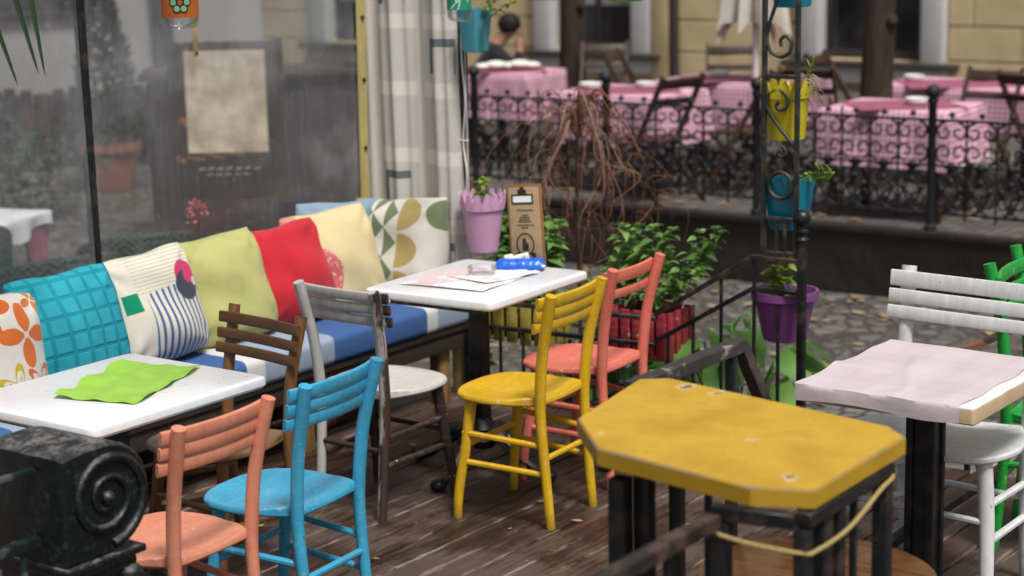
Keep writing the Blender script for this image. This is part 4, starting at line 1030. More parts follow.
t = thing('iron_trellis', 'tall black iron trellis pillar with scrolls and hung pots', 'trellis', (RX, 3.445, 0))
GREENIRON = metal('patinated_dark_green_iron', (.018, .026, .026), .45, .5, (.06, .04, .03), .1)
y0, y1 = 3.375 - 3.445, 3.515 - 3.445
for y in (y0, y1): MB().bar((0, y + .004, .77), (0, y - .002, 2.5), .018, .018).build('upright', GREENIRON, t)
for zz in (.765, .9, 1.445, 1.88, 2.35): MB().bar((0, y0, zz), (0, y1, zz), .016, .016).build('crossbar', GREENIRON, t)
for yy in (-.018, .018): MB().box((0, yy, .832), (.012, .012, .12), bev=.001).build('spindle', GREENIRON, t)
def spiral(c, r0, turns, a0, sgn=1, n=26):
    return [(0, c[0] + r0 * (1 - .82 * k / n) * math.cos(a0 + sgn * 2 * PI * turns * k / n), c[1] + r0 * (1 - .82 * k / n) * math.sin(a0 + sgn * 2 * PI * turns * k / n)) for k in range(n + 1)]
def scroll(c, r0, turns, a0, sgn, tail):
    sp = spiral(c, r0, turns, a0, sgn); return catmull([(0, *q) for q in tail] + sp[:: 2], 3)
m = MB()
UP_ = [(0.0206, 1.731), (0.0535, 1.638), (0.0618, 1.5822), (0.0453, 1.5376), (0.0041, 1.519), (-0.033, 1.5376), (-0.0412, 1.5748), (-0.0165, 1.5971), (0.0041, 1.5822), (-0.0, 1.5562)]
LO_ = [(-.062, 1.17), (-0.0495, 1.1916), (0.0041, 1.2474), (0.0520, 1.3106), (0.0620, 1.3441), (0.0515, 1.3739), (0.0247, 1.3925), (-0.0083, 1.3869), (-0.0289, 1.359), (-0.0227, 1.3292), (0.0041, 1.3181), (0.0206, 1.333), (0.0123, 1.3478)]
for pts, dz, sg in (([(-.01, 1.87)] + UP_, 0, 1), (LO_, 0, 1), (UP_, .455, -1)): m.tube(catmull([(0, sg * q[0], q[1] + dz) for q in pts], 5), .0072, 7, up=(1, 0, 0))
m.tube([(0, .002 + .05 * math.cos(k * PI / 14), 1.03 + .05 * math.sin(k * PI / 14)) for k in range(29)], .0085, 7, cap=False)
m.tube(catmull(spiral((.0, 1.157), .024, 1.2, PI / 2, 1)[::2], 3), .0065, 7)
m.build('scrollwork', GREENIRON, t, 60)

# ------------------------------------------------------------------ weeping bare shrub in a tub
t = thing('weeping_shrub', 'bare weeping shrub with drooping red brown twigs behind the planters', 'shrub', (7.35, 4.95, GZ))
r3 = random.Random(5)
M = Mat('red_brown_bark', .7, .3); n = M.noise(20, M.coord(), 4); M.color(M.mix(n, (.03, .018, .013), (.10, .06, .04))); BARK_W = M.m
M = Mat('orange_brown_twigs', .65, .3); g = M.nt.nodes.new('ShaderNodeNewGeometry'); ri = S(M.nt, g.outputs['Random Per Island']); M.color(M.ramp(ri, [(0, (.05, .024, .016)), (.45, (.14, .052, .028)), (.78, (.28, .11, .05)), (1, (.30, .25, .21))])); TWIGS = M.m
pt = catmull([(0, 0, .12), (.02, .01, .6), (-.02, -.01, 1.1), (.0, .0, 1.45), (.02, -.02, 1.60)], 6)
m = MB(); m.tube(pt, [.012 - .006 * j / len(pt) for j in range(len(pt))], 8); m.build('trunk', BARK_W, t)
m = MB()
for i in range(30):
    a = r3.uniform(0, 2 * PI); R = r3.uniform(.10, .36); top = 1.60 + r3.uniform(-.10, .07); d = Vector((math.cos(a), math.sin(a), 0)); fall = r3.uniform(.12, .92) ** 1.25
    w_ = lambda s_: Vector((r3.uniform(-s_, s_), r3.uniform(-s_, s_), r3.uniform(-s_, s_) * .5))
    P = [Vector((0, 0, 1.52 + r3.uniform(-.1, .06))), d * R * .3 + Vector((0, 0, top)), d * R * .68 + Vector((0, 0, top - .07)) + w_(.04), d * R + Vector((0, 0, top - .2 - fall * .25)) + w_(.09), d * R * 1.1 + Vector((0, 0, top - .25 - fall * .5)) + w_(.12), d * R * 1.05 + Vector((0, 0, top - .28 - fall * .85)) + w_(.08)]
    pth = catmull(P, 5); rad0 = r3.choice((.0015, .0019, .0024, .0032, .0058))
    m.tube(pth, [rad0 * (1 - .8 * j / (len(pth) - 1)) + .001 for j in range(len(pth))], 5)
    for k in range(6):
        j = r3.randint(5, len(pth) - 2); b = pth[j]; dd = Vector((r3.uniform(-1, 1), r3.uniform(-1, 1), r3.uniform(-.3, .2))).normalized(); L = r3.uniform(.05, .22)
        m.tube(catmull([b, b + dd * L * .5 + Vector((0, 0, .01)), b + dd * L * .8 + Vector((0, 0, -L * .5)) + w_(.03), b + dd * L * .75 + Vector((0, 0, -L * 1.2))], 3), [.0019, .0018, .0017, .0016, .0015, .0014, .0012, .001, .0009, .0009], 4)
m.build('drooping_twigs', TWIGS, t, 180)
m = MB(); m.lathe([(.14, 0), (.16, .02), (.19, .26), (.2, .27), (.18, .27), (.17, .2), (.001, .2)], 26); m.build('tub', DARKWOOD, t)

# ------------------------------------------------------------------ things hanging at the top
t = thing('hanging_jar', 'hanging glass jar with an orange flower label', 'jar', (3.95, 4.02, 1.785))
m = MB(); m.lathe([(.001, 0), (.040, 0), (.048, .006), (.051, .02), (.052, .22), (.03, .26), (.026, .30), (.024, .30), (.028, .258), (.049, .218), (.048, .02), (.038, .008), (.001, .007)], 32); m.build('glass_body', GLASS, t)
ORG = plast('orange_label', (.62, .15, .02), .5); m = MB(); m.lathe([(.0527, .032), (.0527, .19)], 32, cap=False); m.build('label', ORG, t)
m = MB(); ca = math.atan2(-.72, -.69)
def onlab(a, z, R=.0537): return (R * math.cos(ca + a), R * math.sin(ca + a), z)
for k in range(6):
    th = k * PI / 3
    for mi, s, R in ((1, 1.0, .0537), (0, .66, .0545)):
        cen = (.36 * math.cos(th), .066 + .021 * math.sin(th) + .01); V = [onlab(cen[0], cen[1] , R)] + [onlab(cen[0] + .24 * s * math.cos(q), cen[1] + .0135 * s * math.sin(q), R) for q in [j * PI / 6 for j in range(12)]]
        m.add(V, [(0, 1 + j, 1 + (j + 1) % 12) for j in range(12)], mi)
m.build('flower_emblem', [plast('pale_green_print', (.30, .62, .38)), INK], t, 60)
m = MB(); m.tube([(0, 0, .3), (0, 0, .78)], .002, 5); m.build('cord', BLACK, t)
t = thing('hanging_jar', 'hanging glass jar with a green and white label', 'jar', (6.10, 4.66, 1.655))
m = MB(); m.lathe([(.001, 0), (.036, 0), (.044, .006), (.0475, .016), (.048, .22), (.03, .26), (.026, .30), (.024, .30), (.028, .258), (.045, .218), (.044, .02), (.034, .008), (.001, .007)], 32); m.build('glass_body', GLASS, t)
GRL = plast('green_label', (.01, .27, .14), .5); m = MB(); m.lathe([(.0486, .045), (.0486, .2)], 32, cap=False); m.build('label', GRL, t)
m = MB()
for q in (((-.7, .05), (-.2, .075), (.1, .09)), ((.1, .09), (.0, .06), (-.1, .046)), ((.1, .09), (.5, .10), (.8, .075)), ((.1, .09), (.2, .12), (.1, .17)), ((-.2, .075), (-.4, .11), (-.5, .15))):
    m.tube([(.0495 * math.cos(math.atan2(-.6, -.8) + a), .0495 * math.sin(math.atan2(-.6, -.8) + a), z) for a, z in q], .0022, 5)
m.build('white_line_print', LETTER, t)
m = MB(); m.tube([(0, 0, .3), (.4, .0, .93)], .002, 5); m.build('cord', BLACK, t)
m = MB(); m.box((0, 0, .02), (.026, .002, .15), (0, rad(1), 0)); m.tube([(.001, -.0022, -.042), (.001, -.0035, -.042)], .005, 10, mi=1)
tag(m.build('strap', [EYE, INK], None, loc=(5.419, 5.44, 1.60)), 'yellowed strap with an eyelet hanging below the orange jar', 'strap')
LGREEN = plast('light_green_pot', (.22, .50, .05))
for lab, y in (('light green hanging pot near the turquoise pot, at the top edge', 4.517), ('light green hanging pot near the tall trellis, at the top edge', 4.135)):
    t = thing('hanging_bowl', lab, 'hanging pot', (6.5, y, 1.718), 0, 'light green hanging pots')
    m = MB(); m.lathe([(.001, 0), (.06, .0), (.078, .008), (.088, .03), (.094, .12), (.088, .12), (.08, .03), (.001, .012)], 28); m.build('pot', LGREEN, t)
    m = MB()
    for k in range(3): m.tube([(.085 * math.cos(k * 2.1), .085 * math.sin(k * 2.1), .115), (0, 0, .87)], .002, 5)
    m.build('hanger', BLACK, t)
# hanging palm, top left
t = thing('hanging_palm', 'palm with long pointed leaves hanging in from the top left corner', 'plant', (2.62, 3.42, 2.0))
m = MB(); m.lathe([(.06, .24), (.085, .36), (.09, .36), (.08, .35), (.001, .34)], 20); m.build('pot', BLACK, t)
m = MB(); m.tube([(0, 0, .36), (0, 0, .62)], .003, 5); m.build('hanger', BLACK, t)
PALM = leafmat('palm_leaf', (.012, .035, .012), (.05, .10, .035), .15)
def blade(mb, a, b, c, W):
    P = catmull([a, b, c], 8); n = len(P); V = []
    for i, p in enumerate(P):
        tt = i / (n - 1); w = W * min(1, .3 + tt * 4) * (1 - tt) ** .6; d = (P[min(i + 1, n - 1)] - P[max(i - 1, 0)]).normalized()
        s = d.cross(Vector((.59, .81, 0)).cross(d)).normalized() if False else d.cross(Vector((-.66, -.72, .1))).normalized()
        nn = s.cross(d); V += [p - s * w + nn * w * .45, p, p + s * w + nn * w * .45]
    F = []
    for i in range(n - 1):
        k = i * 3; F += [(k, k + 1, k + 4, k + 3), (k + 1, k + 2, k + 5, k + 4)]
    mb.add(V, F)
for pts in (((0, 0, .36), (.186, -.055, .10), (.222, -.101, -.234)), ((0, 0, .36), (.165, -.03, .06), (.215, -.088, -.228)), ((0, 0, .36), (.13, .01, .04), (.186, -.051, -.252)), ((0, 0, .36), (-.1, -.12, .2), (-.2, -.22, -.1)), ((0, 0, .36), (-.02, .16, .22), (-.05, .3, -.05)), ((0, 0, .36), (.05, .1, .3), (.16, .2, .1)), ((0, 0, .36), (-.12, .1, .3), (-.28, .15, .0))):
    m = MB(); blade(m, Vector(pts[0]), Vector(pts[1]), Vector(pts[2]), .0125); m.build('palm_leaf', PALM, t, 180)
t.location = (3.694, 4.822, 1.943); t.scale = (1.41, 1.41, 1.41)

# ------------------------------------------------------------------ terrace across the street
FENCE = metal('black_cast_fence', (.012, .012, .013), .5, .4)
t = thing('iron_fence', 'ornate black cast iron fence with scrolls and ball topped posts', 'fence', (11.08, 6.0, .03))
posts = [2.4, 3.6, 4.83, 6.05, 7.22, 8.35, 9.5, 10.7]
for y in posts:
    p = MB().lathe([(.04, 0), (.04, .04), (.026, .05), (.026, .80), (.034, .81), (.034, .825), (.02, .835)], 12, (0, y - 6, 0)).build('post', FENCE, t)
    MB().ball((0, y - 6, .872), .045, 14, 9).build('ball_finial', FENCE, p)
def fsp(m, y, z, r0, turns, a0, sgn, rr=.0085):
    n = 15
    m.tube([(0, y + r0 * (1 - .8 * k / n) * math.cos(a0 + sgn * 2 * PI * turns * k / n), z + r0 * (1 - .8 * k / n) * math.sin(a0 + sgn * 2 * PI * turns * k / n)) for k in range(n + 1)], [rr * (1.15 - .4 * k / n) for k in range(n + 1)], 5, up=(1, 0, 0))
for a, b in zip(posts, posts[1:]):
    a -= 6; b -= 6; m = MB(); L = b - a
    m.bar((0, a + .03, .70), (0, b - .03, .70), .018, .016); m.bar((0, a + .03, .12), (0, b - .03, .12), .018, .016); m.bar((0, a + .03, .42), (0, b - .03, .42), .014, .012)
    nc = 6; w = (L - .06) / nc
    for i in range(nc):
        yc = a + .03 + w * (i + .5)
        if i: m.bar((0, yc - w / 2, .08), (0, yc - w / 2, .76 if i == 3 else .70), .012, .012)
        for s in (-1, 1):
            fsp(m, yc + s * w * .24, .63, .058, 1.15, PI / 2 if s > 0 else PI / 2, -s); fsp(m, yc + s * w * .24, .50, .062, 1.15, -PI / 2, s)
            fsp(m, yc + s * w * .24, .345, .068, 1.25, PI / 2, s); fsp(m, yc + s * w * .24, .20, .068, 1.25, -PI / 2, -s)
            m.tube([(0, yc + s * w * .06, .15), (0, yc + s * w * .32, .28), (0, yc + s * w * .06, .40)], .009, 5)
        m.ball((0, yc, .42), .028, 8, 6); m.ball((0, yc, .735), .02, 8, 5)
        for q in range(3): m.ball((0, yc + (q - 1) * w * .3, .275 + .05 * (q % 2)), .024, 7, 5)
    m.build('scroll_panel', FENCE, t, 60)

M = Mat('pink_gingham_cloth', .85, .2); x, y, z = M.xyz()
gx = (x / .036).frac().gt(.5); gy = ((y / .036)).frac().gt(.5); gz = (z / .036).frac().gt(.5)
g = M.nt.nodes.new('ShaderNodeNewGeometry'); sp = M.nt.nodes.new('ShaderNodeSeparateXYZ'); M.nt.links.new(g.outputs['True Normal'], sp.inputs[0])
flat = S(M.nt, sp.outputs[2]).abs().gt(.6)
top = (gx + gy) * .5; side = ((x + y) / .036).frac().gt(.5) * .5 + gz * .5
fct = top * flat + side * (flat * -1 + 1); n = M.noise(6, M.coord(), 3)
M.color(M.mix(fct, (.72, .54, .60), (.46, .13, .24))); M.bump(n, .3, .02); GING = M.m
MAG = fabric('magenta_overlay_cloth', (.30, .075, .13), .12)
PORC = Mat('white_china', .3).color((.75, .74, .72)).m
GTT = 'gingham covered tables on the terrace'
def gingham_table(label, clab, c, w, d, rz=0, hang=.38, seed=0, ov=True):
    r = random.Random(seed)
    t = thing('terrace_table', label, 'table', (c[0], c[1], 0), rz, GTT)
    MB().box((0, 0, .70), (w - .04, d - .04, .03), bev=.004).build('tabletop', TERRWOOD, t)
    for sx in (-1, 1):
        for sy in (-1, 1): MB().box((sx * (w / 2 - .08), sy * (d / 2 - .08), .343), (.05, .05, .685), bev=.004).build('leg', TERRWOOD, t)
    ph = r.uniform(0, 6); N = 88
    def ringp(k):
        P = rounded_rect(w, d, .035, 2); return P
    V = []; F = []; per = []
    base = []
    hw, hd = w / 2, d / 2
    for k in range(N):
        f = 4 * k / N; s = int(f); q = f - s
        base.append([(hw, -hd + 2 * hd * q), (hw - 2 * hw * q, hd), (-hw, hd - 2 * hd * q), (-hw + 2 * hw * q, -hd)][s])
    rings = [(0.0, .7245), (.5, .7245), (.97, .7245), (1.0, .718)] + [(1, .718 - hang * (j + 1) / 6) for j in range(6)]
    for i, (s, z) in enumerate(rings):
        for k, (bx, by) in enumerate(base):
            fl = max(0, (i - 3) / 6); cor = (abs(bx) / hw) * (abs(by) / hd)
            bil = 1 + fl * (.05 + .05 * math.sin(k * 2 * PI / N * 11 + ph)) + .02 * fl * math.sin(k * 2 * PI / N * 23)
            V.append((bx * s * bil if s else 0, by * s * bil if s else 0, z - fl * .10 * max(0, cor - .8) * 5 * hang))
    for i in range(len(rings) - 1):
        for k in range(N): F.append((i * N + k, i * N + (k + 1) % N, (i + 1) * N + (k + 1) % N, (i + 1) * N + k))
    m = MB().add(V, F); o = m.build('gingham_tablecloth', GING, None, 60, loc=(c[0], c[1], 0), rot=rz); tag(o, clab, 'tablecloth', 'pink gingham tablecloths')
    if ov:
        m = MB(); s = .62
        def fn(u, v):
            a = (u - .5) * w * .8; b = (v - .5) * d * .8; return (a * .8 - b * .6, a * .6 + b * .8, .7285 + .002 * math.sin(9 * u + ph))
        m.sheet(fn, 12, 12, .002); m.build('overlay_cloth', MAG, o, 60)
    return o
def dish(label, c, name='ashtray', s=1.0):
    m = MB(); m.lathe([(.001, 0), (.06 * s, 0), (.075 * s, .012), (.078 * s, .04), (.07 * s, .042), (.06 * s, .014), (.001, .01)], 20)
    tag(m.build(name, PORC, None, 40, loc=(c[0], c[1], .7315)), label, name, 'white china on the terrace tables')
gingham_table('table at the fence under pink gingham, right of the trellis', 'pink gingham cloth with a magenta overlay, directly behind the fence at right', (11.8, 5.36), .72, .88, .06, .36, 1)
gingham_table('long table under pink gingham at the right edge below the beige wall', 'pink gingham cloth at far right below the beige wall', (13.3, 5.50), .75, 1.25, -.03, .33, 2)
gingham_table('table under pink gingham between the trellis and the white parasol pole', 'bright pink gingham cloth behind the white parasol pole', (13.0, 7.22), .72, 1.15, .04, .34, 3)
gingham_table('table under pink gingham behind the bare weeping shrub', 'pink gingham cloth behind the bare shrub and the fence post', (11.9, 7.55), .70, .92, -.05, .36, 4)
gingham_table('table under pink gingham where the person sits', 'pink cloth on the table where the person leans', (12.9, 9.33), .62, .68, .05, .36, 5)
dish('white china ashtray on the gingham table directly behind the fence', (11.85, 5.28)); dish('white china dish on the far right gingham table, nearer the tree', (13.3, 5.95)); dish('white china dish on the far right gingham table, nearer the wall', (13.5, 5.5))
dish('white china dish on the gingham table behind the parasol pole', (13.05, 7.45)); dish('white china dish on the gingham table behind the bare shrub', (12.05, 7.5)); dish('second white china bowl on the table behind the bare shrub', (11.85, 7.85), s=1.15)
m = MB(); rq = random.Random(4)
for i in range(5): m.ball((.10 * i - .2 , rq.uniform(-.05, .05), .03 + .01 * (i % 2)), .075 + .02 * (i % 2), 10, 7, sz=.38)
tag(m.build('napkin_bundle', WPAPER, None, 60, loc=(12.88, 9.36, .733), rot=rad(-45)), 'bundle of white napkins beside the person', 'napkins')

def fold_chair(label, c, yaw):
    t = thing('folding_chair', label, 'chair', (c[0], c[1], 0), yaw, 'dark wooden folding chairs on the terrace')
    m = MB()
    for i in range(5): m.box((-.15 + .078 * i, 0, .45), (.066, .40, .018), bev=.003)
    m.build('seat', TERRWOOD, t)
    for s in (-1, 1):
        MB().bar((.26, s * .19, 0), (-.26, s * .19, .90), .022, .04).build('leg', TERRWOOD, t)
        MB().bar((-.24, s * .215, 0), (.20, s * .215, .455), .022, .04).build('leg', TERRWOOD, t)
    for z, h in ((.845, .075), (.715, .05)): MB().box((-.235 + (.845 - z) * .5, 0, z), (.018, .37, h), (0, rad(-25), 0), bev=.004).build('back_slat', TERRWOOD, t)
    return t
fold_chair('dark folding chair standing against the fence right of the bare shrub', (11.50, 7.06), rad(75))
fold_chair('dark folding chair between the bare shrub table and the parasol pole', (12.15, 6.72), rad(100))
fold_chair('dark folding chair behind the bare shrub table by the pilaster', (13.1, 8.2), rad(-75))
fold_chair('dark folding chair with its back to the beige wall behind the parasol table', (13.75, 7.75), rad(-150))
fold_chair('dark folding chair side on, right of the trellis below the dark window', (12.6, 6.42), rad(15))
fold_chair('dark folding chair partly hidden by the right hand tree trunk', (13.5, 6.6), rad(-85))
fold_chair('dark folding chair at the head of the fence table, back towards the wall', (12.5, 5.1), rad(180))
fold_chair('dark folding chair seen from the side at the right edge', (12.75, 4.75), rad(-20))
fold_chair('dark folding chair the person sits on', (12.84, 9.80), rad(-54))
fold_chair('dark folding chair left of the left hand tree trunk', (13.55, 8.85), rad(-150))

# parasol
t = thing('folded_parasol', 'folded cream parasol on a white pole behind the trellis', 'parasol', (12.83, 7.02, 0))
CANV = fabric('cream_parasol_canvas', (.60, .56, .47), .15)
MB().tube([(0, 0, .03), (0, 0, 2.6)], .024, 12).build('pole', Mat('white_pole', .4).color((.7, .7, .69)).m, t)
m = MB(); m.lathe([(.25, 0), (.25, .04), (.05, .06), (.03, .12)], 20); m.build('base', DARKWOOD, t)
N = 64; V = []; F = []
rg = [(.03, 2.55), (.07, 2.35), (.10, 2.1), (.13, 1.85), (.16, 1.6), (.19, 1.38), (.20, 1.17)]
for i, (R, z) in enumerate(rg):
    for k in range(N):
        a = 2 * PI * k / N; f = i / 6
        q = R * (1 + .45 * f * math.cos(8 * a + .6 * math.sin(2 * a)) + .12 * f * math.sin(3 * a + 1)); V.append((q * math.cos(a), q * math.sin(a), z - .14 * f * max(0, math.cos(8 * a)) ** 2 * (1 + .5 * math.sin(a * 3 + 2))))
for i in range(6):
    for k in range(N): F.append((i * N + k, (i + 1) * N + k, (i + 1) * N + (k + 1) % N, i * N + (k + 1) % N))
m = MB().add(V, F); m.build('canopy', CANV, t, 60)
m = MB()      # dark blurred printing on the canvas
for i in range(9): m.box((-.205 + .012 * (i % 2), -.05 + .02 * i - .16, 1.05 + .035 * (i % 3)), (.02, .014, .05), (.2 * (i % 3), 0, .3), bev=.003)
m.build('dark_lettering', INK, t) if False else None

# trees
M = Mat('tree_bark', .9, .15); n = M.noise(1, M.coord('Object', scale=(14, 14, 3)), 6, .7, .5); M.color(M.mix(n.map(.3, .7), (.022, .017, .014), (.085, .062, .048))); M.bump(n, .9, .03); BARK = M.m
CROWN = leafmat('tree_crown_leaf', (.05, .08, .02), (.20, .22, .05))
def tree(label, p, r0, lean, seed):
    r = random.Random(seed); t = thing('street_tree', label, 'tree', p); m = MB()
    path = [Vector((lean[0] * z + .03 * math.sin(z * 1.7), lean[1] * z + .03 * math.cos(z * 1.3), z)) for z in [0, .3, .7, 1.2, 1.8, 2.4, 3.0, 3.6]]
    m.tube(path, [r0 * 1.35, r0 * 1.08, r0, r0 * .96, r0 * .92, r0 * .88, r0 * .8, r0 * .6], 16)
    m.ball(path[3] + Vector((-.3 * r0, -.9 * r0, .0)), r0 * .42, 10, 7); tips = []
    for i in range(9):
        a = 2.4 * i; e = Vector((math.cos(a) * r.uniform(.9, 1.9), math.sin(a) * r.uniform(.9, 1.9), r.uniform(1.4, 3.4)))
        pt = catmull([path[-1] - Vector((0, 0, .5)), path[-1] + e * .45 + Vector((0, 0, .1)), path[-1] + e], 5); m.tube(pt, [r0 * .45 * (1 - .85 * j / (len(pt) - 1)) for j in range(len(pt))], 7); tips += [pt[-1], pt[len(pt) // 2], pt[-3]]
    m.build('trunk', BARK, t, 60)
    m = MB()
    for q in tips:
        for k in range(13):
            c = q + Vector((r.gauss(0, .38), r.gauss(0, .38), r.gauss(0, .3))); leaf(m, c, (r.uniform(-1, 1), r.uniform(-1, 1), r.uniform(-.6, .4)), .13, .045, r, .3)
    m.build('crown', CROWN, t, 180)
tree('slim leaning tree trunk right of the seated person', (13.75, 9.28, 0), .115, (-.01, .015), 3)
tree('rough barked tree trunk in front of the right hand window', (12.82, 6.02, 0), .118, (.0, .0), 8)

# facade
FX0 = 19.0
t = thing('beige_building', 'beige block fronted building with white framed dark windows', 'building', (FX0, 9.0, 0))
M = Mat('beige_rendered_blocks', .85, .2); n = M.noise(3, M.coord(), 5); n2 = M.noise(40, M.coord(), 4); M.color(M.mix(n.map(.3, .7), (.50, .38, .215), (.62, .485, .30))); M.bump(n2, .25, .01); BEIGE = M.m
M = Mat('white_stucco_trim', .8, .2); n = M.noise(6, M.coord(), 4); M.color(M.mix(n, (.56, .55, .55), (.68, .67, .67))); WTRIM = M.m
SILL = Mat('dark_stone_sill', .6).color((.035, .028, .026)).m
M = Mat('dark_window_glass', .06, .8); n = M.noise(1.3, M.coord(), 3); M.color(M.mix(n.smooth(.45, .65), (.006, .007, .009), (.035, .037, .043))); DGL = M.m
BLIND = Mat('grey_window_blind', .8).color((.26, .265, .28)).m
wins = [(8.40 - 9, 9.57 - 9), (11.97 - 9, 13.08 - 9), (15.4 - 9, 16.6 - 9), (4.3 - 9, 5.5 - 9)]
m = MB(); m.box((.35, 1.0, 3.0), (.3, 16.0, 6.4), bev=0)
z = -.02; hgt = .36
def spans(z0):
    ws = sorted(wins)
    if z0 < .34 or z0 > 3.0: return [(-7.0, 9.0)]
    out = []; c = -7.0
    for a, b in ws: out.append((c, a - .265)); c = b + .265
    out.append((c, 9.0)); return out
i = 0
while z < 6:
    for a, b in spans(z + .1):
        L = 1.05; k = a; first = (i % 2) * .5
        k = a
        while k < b - .01:
            e = min(k + (L * (.5 if (k == a and i % 2) else 1)), b)
            m.box((.11, (k + e) / 2, z + hgt / 2), (.2, e - k - .012, hgt - .018), bev=.008, seg=1); k = e
    z += hgt; i += 1
m.build('block_wall', BEIGE, t, 30)
for a, b in wins:
    wd = MB(); wd.box((.14, (a + b) / 2, 1.7), (.03, b - a, 2.78)); g = wd.build('window', DGL, t)
    if a > 2: MB().box((.118, (a + b) / 2, 1.95), (.006, b - a - .14, 2.2)).build('blind', BLIND, g)
    f = MB()
    for y in (a + .03, b - .03, (a + b) / 2): f.box((.105, y, 1.75), (.05, .06, 2.68), bev=.004)
    f.box((.106, (a + b) / 2, .37), (.048, b - a - .02, .10), bev=.004); f.build('frame', SILL, g)
    for y in (a - .13, b + .13): MB().box((.0, y, 1.70), (.22, .255, 2.78), bev=.02).build('window_surround', WTRIM, t)
    MB().box((-.06, (a + b) / 2, .285), (.34, b - a + .8, .055), bev=.01).build('window_sill', SILL, t)
    MB().box((-.02, (a + b) / 2, .17), (.16, b - a + .56, .17), bev=.01).build('sill_apron', WTRIM, t)
MB().box((-.03, 2.585, 3.0), (.14, .225, 6.0), bev=.02).build('pilaster', BEIGE, t)
MB().tube([(-.06, 2.40, 0), (-.06, 2.40, 6)], .05, 10).build('drainpipe', SILL, t)

# person
t = thing('person', 'person in a dark jacket leaning over the pink table with a hand to the face', 'person', (12.94, 9.71, 0), rad(-54))
t.scale = (.93, .93, .93)
def skin(name, verts, edges, radii, mat, parent, sub=2):
    me = bpy.data.meshes.new(name); me.from_pydata(verts, edges, []); me.update(); me.materials.append(mat)
    o = bpy.data.objects.new(name, me); col.objects.link(o); o.parent = parent
    md = o.modifiers.new('skin', 'SKIN'); md.use_smooth_shade = True
    sl = me.skin_vertices[0] if len(me.skin_vertices) else None
    if sl is None:
        bm_ = bmesh.new(); bm_.from_mesh(me); bm_.verts.layers.skin.verify(); bm_.to_mesh(me); bm_.free(); sl = me.skin_vertices[0]
    for d, q in zip(sl.data, radii): d.radius = q if hasattr(q, '__len__') else (q, q)
    sl.data[0].use_root = True
    sb = o.modifiers.new('sub', 'SUBSURF'); sb.levels = sub; sb.render_levels = sub
    return o
SKINM = Mat('skin', .5, .3); x, y, z = SKINM.xyz()
SKINM.color(SKINM.mix(z.lt(.74) * x.lt(.5), SKINM.mix(SKINM.noise(20, SKINM.coord(), 3), (.26, .13, .085), (.34, .18, .12)), (.03, .05, .12)))
Vv = [(0, 0, .52), (.06, 0, .70), (.14, 0, .88), (.20, 0, 1.0), (.255, 0, 1.075), (.315, 0, 1.135), (.365, 0, 1.10),
      (.15, .17, .93), (.27, .24, .80), (.50, .12, .765), (.58, .08, .765),
      (.15, -.17, .93), (.37, -.17, .775), (.385, -.085, .96), (.365, -.06, 1.05),
      (.03, .10, .52), (.42, .12, .54), (.40, .12, .10), (.50, .12, .04),
      (.03, -.10, .52), (.42, -.12, .54), (.40, -.12, .10), (.50, -.12, .04)]
Ee = [(0, 1), (1, 2), (2, 3), (3, 4), (4, 5), (5, 6), (2, 7), (7, 8), (8, 9), (9, 10), (2, 11), (11, 12), (12, 13), (13, 14), (0, 15), (15, 16), (16, 17), (17, 18), (0, 19), (19, 20), (20, 21), (21, 22)]
Rr = [.13, .12, .13, .07, .055, .095, .065, .065, .05, .038, .03, .065, .05, .036, .034, .085, .07, .05, .04, .085, .07, .05, .04]
body = skin('body', Vv, Ee, Rr, SKINM.m, t)
JACK = fabric('dark_grey_jacket', (.022, .021, .022), .2)
skin('jacket', [(-.005, 0, .50), (.055, 0, .70), (.135, 0, .88), (.185, 0, .975), (.15, .17, .93), (.27, .245, .80), (.45, .145, .77), (.15, -.17, .93), (.365, -.175, .78), (.38, -.105, .93)],
     [(0, 1), (1, 2), (2, 3), (2, 4), (4, 5), (5, 6), (2, 7), (7, 8), (8, 9)], [.155, .145, .15, .085, .082, .066, .055, .082, .066, .052], JACK, t)
HAIR = Mat('dark_hair', .55, .3).color((.010, .008, .007)).m
m = MB(); m.ball((0, 0, 0), .105, 18, 12, sz=.95)
for i in range(40):
    a = rq.uniform(0, 6.28); e = rq.uniform(.1, 1.3); m.ball((.09 * math.cos(a) * math.cos(e), .09 * math.sin(a) * math.cos(e), .085 * math.sin(e)), .022, 7, 5)
m.build('hair', HAIR, t, 180, loc=(.295, 0, 1.165))
m = MB()
for s in (-1, 1): m.ball((.405, s * .03, 1.115), .010, 8, 6)
m.tube([(.405, 0, 1.115), (.43, 0, 1.085)], [.010, .016], 7); m.tube([(.40, -.025, 1.055), (.408, 0, 1.052), (.40, .025, 1.055)], .006, 6); m.build('face_features', SKINM.m, t, 60)
for k in range(5):        # fingers of the raised hand, curled against the cheek
    a = -.03 + .015 * k
    skin('finger' if k else 'thumb', [(.365, -.06 + a * .4, 1.05), (.372 + .004 * k, -.058 + a * .8, 1.085), (.37, -.055 + a * .7, 1.115 + .008 * math.sin(k))], [(0, 1), (1, 2)], [.011, .010, .008], SKINM.m, t, 1)

